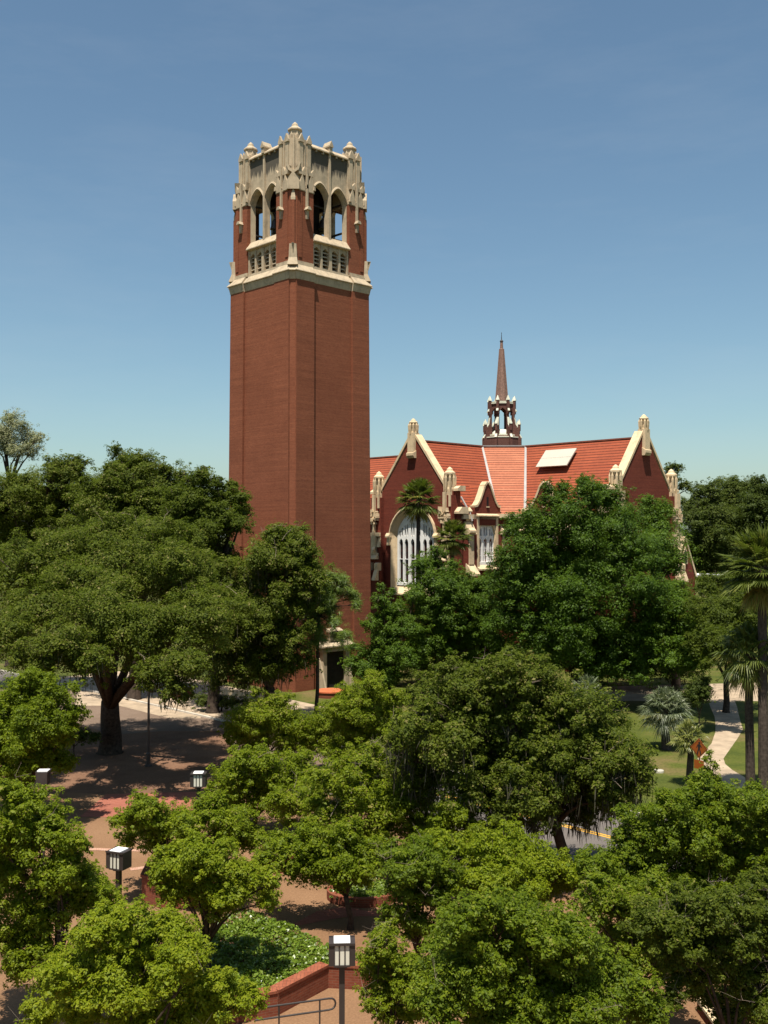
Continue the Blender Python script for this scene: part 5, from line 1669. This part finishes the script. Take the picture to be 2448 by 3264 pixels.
tree('hedge', 'dark low bushes behind the lamp at the foot of the forked oak', None, 60, [(175, 2340, 26, 0), (220, 2345, 26, 0), (260, 2345, 24, 0), (300, 2350, 20, 0)], M['leaf_dark'], 0.14, 75, cat='bush', trunk_r=0.05, back=0.5)
low_wall('orange-brown low wall end showing in the bottom corner beyond the glossy tree', (2222, 3226), (2275, 3300), 0.3, 0.3, M['planter_brick'])
sc_ = ground(1052, 2226)
root = thing('seat_wall', 'round orange-red brick seat wall at the tower doorway', 'seat', (sc_.x, sc_.y + 0.9, 0))
mb = MB()
mb.lathe(0, 0, [(1.15, 0), (1.15, 0.42)], 28)
mb.build('brick_drum', M['planter_brick'], root)
mb = MB()
mb.lathe(0, 0, [(1.22, 0.42), (1.22, 0.52), (0.1, 0.56)], 28)
mb.build('seat', mat_plain('terracotta', (0.46, 0.12, 0.05), 0.8, 0.2, 0.12), root)

# pedestrian sign
sp_ = at(2228, 2385, 52.0)
root = thing('crossing_sign', 'orange diamond pedestrian crossing sign turned partly away, with a plate below', 'sign', (sp_.x, sp_.y, 0), math.radians(-50))
mb = MB()
mb.tube([(0, 0.04, 0), (0, 0.04, sp_.z + 0.5)], 0.03, 8)
mb.build('post', M['metal'], root)
zc, hw = sp_.z, 0.50


def rounded(mbx, z, hx, hz, y0, y1, dia):
    if dia: po = [(0, z - hz), (hx, z), (0, z + hz), (-hx, z)]
    else: po = [(-hx, z - hz), (hx, z - hz), (hx, z + hz), (-hx, z + hz)]
    mbx.extr([(x, y0, zz) for x, zz in po], (0, y1 - y0, 0))


mb = MB()
rounded(mb, zc, hw, hw, -0.012, 0.0, True)
face = mb.build('sign_plate', M['sign_face'], root)
mb = MB()
Y0 = -0.016
def blk(po): mb.extr([(x, Y0, zc + z) for x, z in po], (0, 0.003, 0))
blk([(0.03 + 0.055 * math.cos(t * math.pi / 5), 0.27 + 0.06 * math.sin(t * math.pi / 5)) for t in range(10)])
blk([(-0.06, 0.20), (0.08, 0.20), (0.07, -0.03), (-0.05, -0.03)])
blk([(-0.06, 0.20), (-0.02, 0.18), (-0.12, 0.0), (-0.15, 0.02)])
blk([(0.08, 0.20), (0.17, 0.06), (0.14, 0.04), (0.05, 0.14)])
blk([(-0.05, -0.03), (0.02, -0.03), (-0.07, -0.33), (-0.13, -0.32)])
blk([(0.01, -0.03), (0.07, -0.03), (0.15, -0.30), (0.09, -0.32)])
for s in ((1, 1), (1, -1), (-1, -1), (-1, 1)):
    blk([(s[0] * 0.45, 0), (s[0] * 0.43, 0), (0, s[1] * 0.43), (0, s[1] * 0.45)])
mb.build('walking_figure', M['black_paint'], face)
mb = MB()
rounded(mb, zc - 0.82, 0.28, 0.22, -0.012, 0.0, False)
mb.build('lower_plate', M['sign_face'], root)

# small things on the lawn
def lid(label, px, py, w, name='utility_lid', m='kerb'):
    p = ground(px, py)
    mb = MB()
    mb.lathe(0, 0, [(w, 0), (w, 0.10), (w * 0.9, 0.14)], 16)
    o = mb.build(name, M[m])
    o.location = p
    o.scale = (1, 0.8, 1)
    tag(o, label, 'lid')


lid('pale round concrete lid lying in the sunny grass', 2100, 2462, 0.28, m='panel')
bb = ground(722, 2668)
root = thing('litter_bin', 'blue bin half hidden behind leaves on the plaza', 'bin', (bb.x, bb.y, 0))
mb = MB()
mb.loft([[(r * math.cos(k * math.pi / 6), r * math.sin(k * math.pi / 6), z) for k in range(12)] for r, z in ((0.26, 0), (0.31, 0.85), (0.33, 0.86), (0.33, 0.92))])
mb.build('bin_body', M['blue'], root)
mb = MB()
mb.lathe(0, 0, [(0.34, 0.92), (0.30, 1.02), (0.05, 1.10)], 12)
mb.build('bin_lid', M['blue'], root)
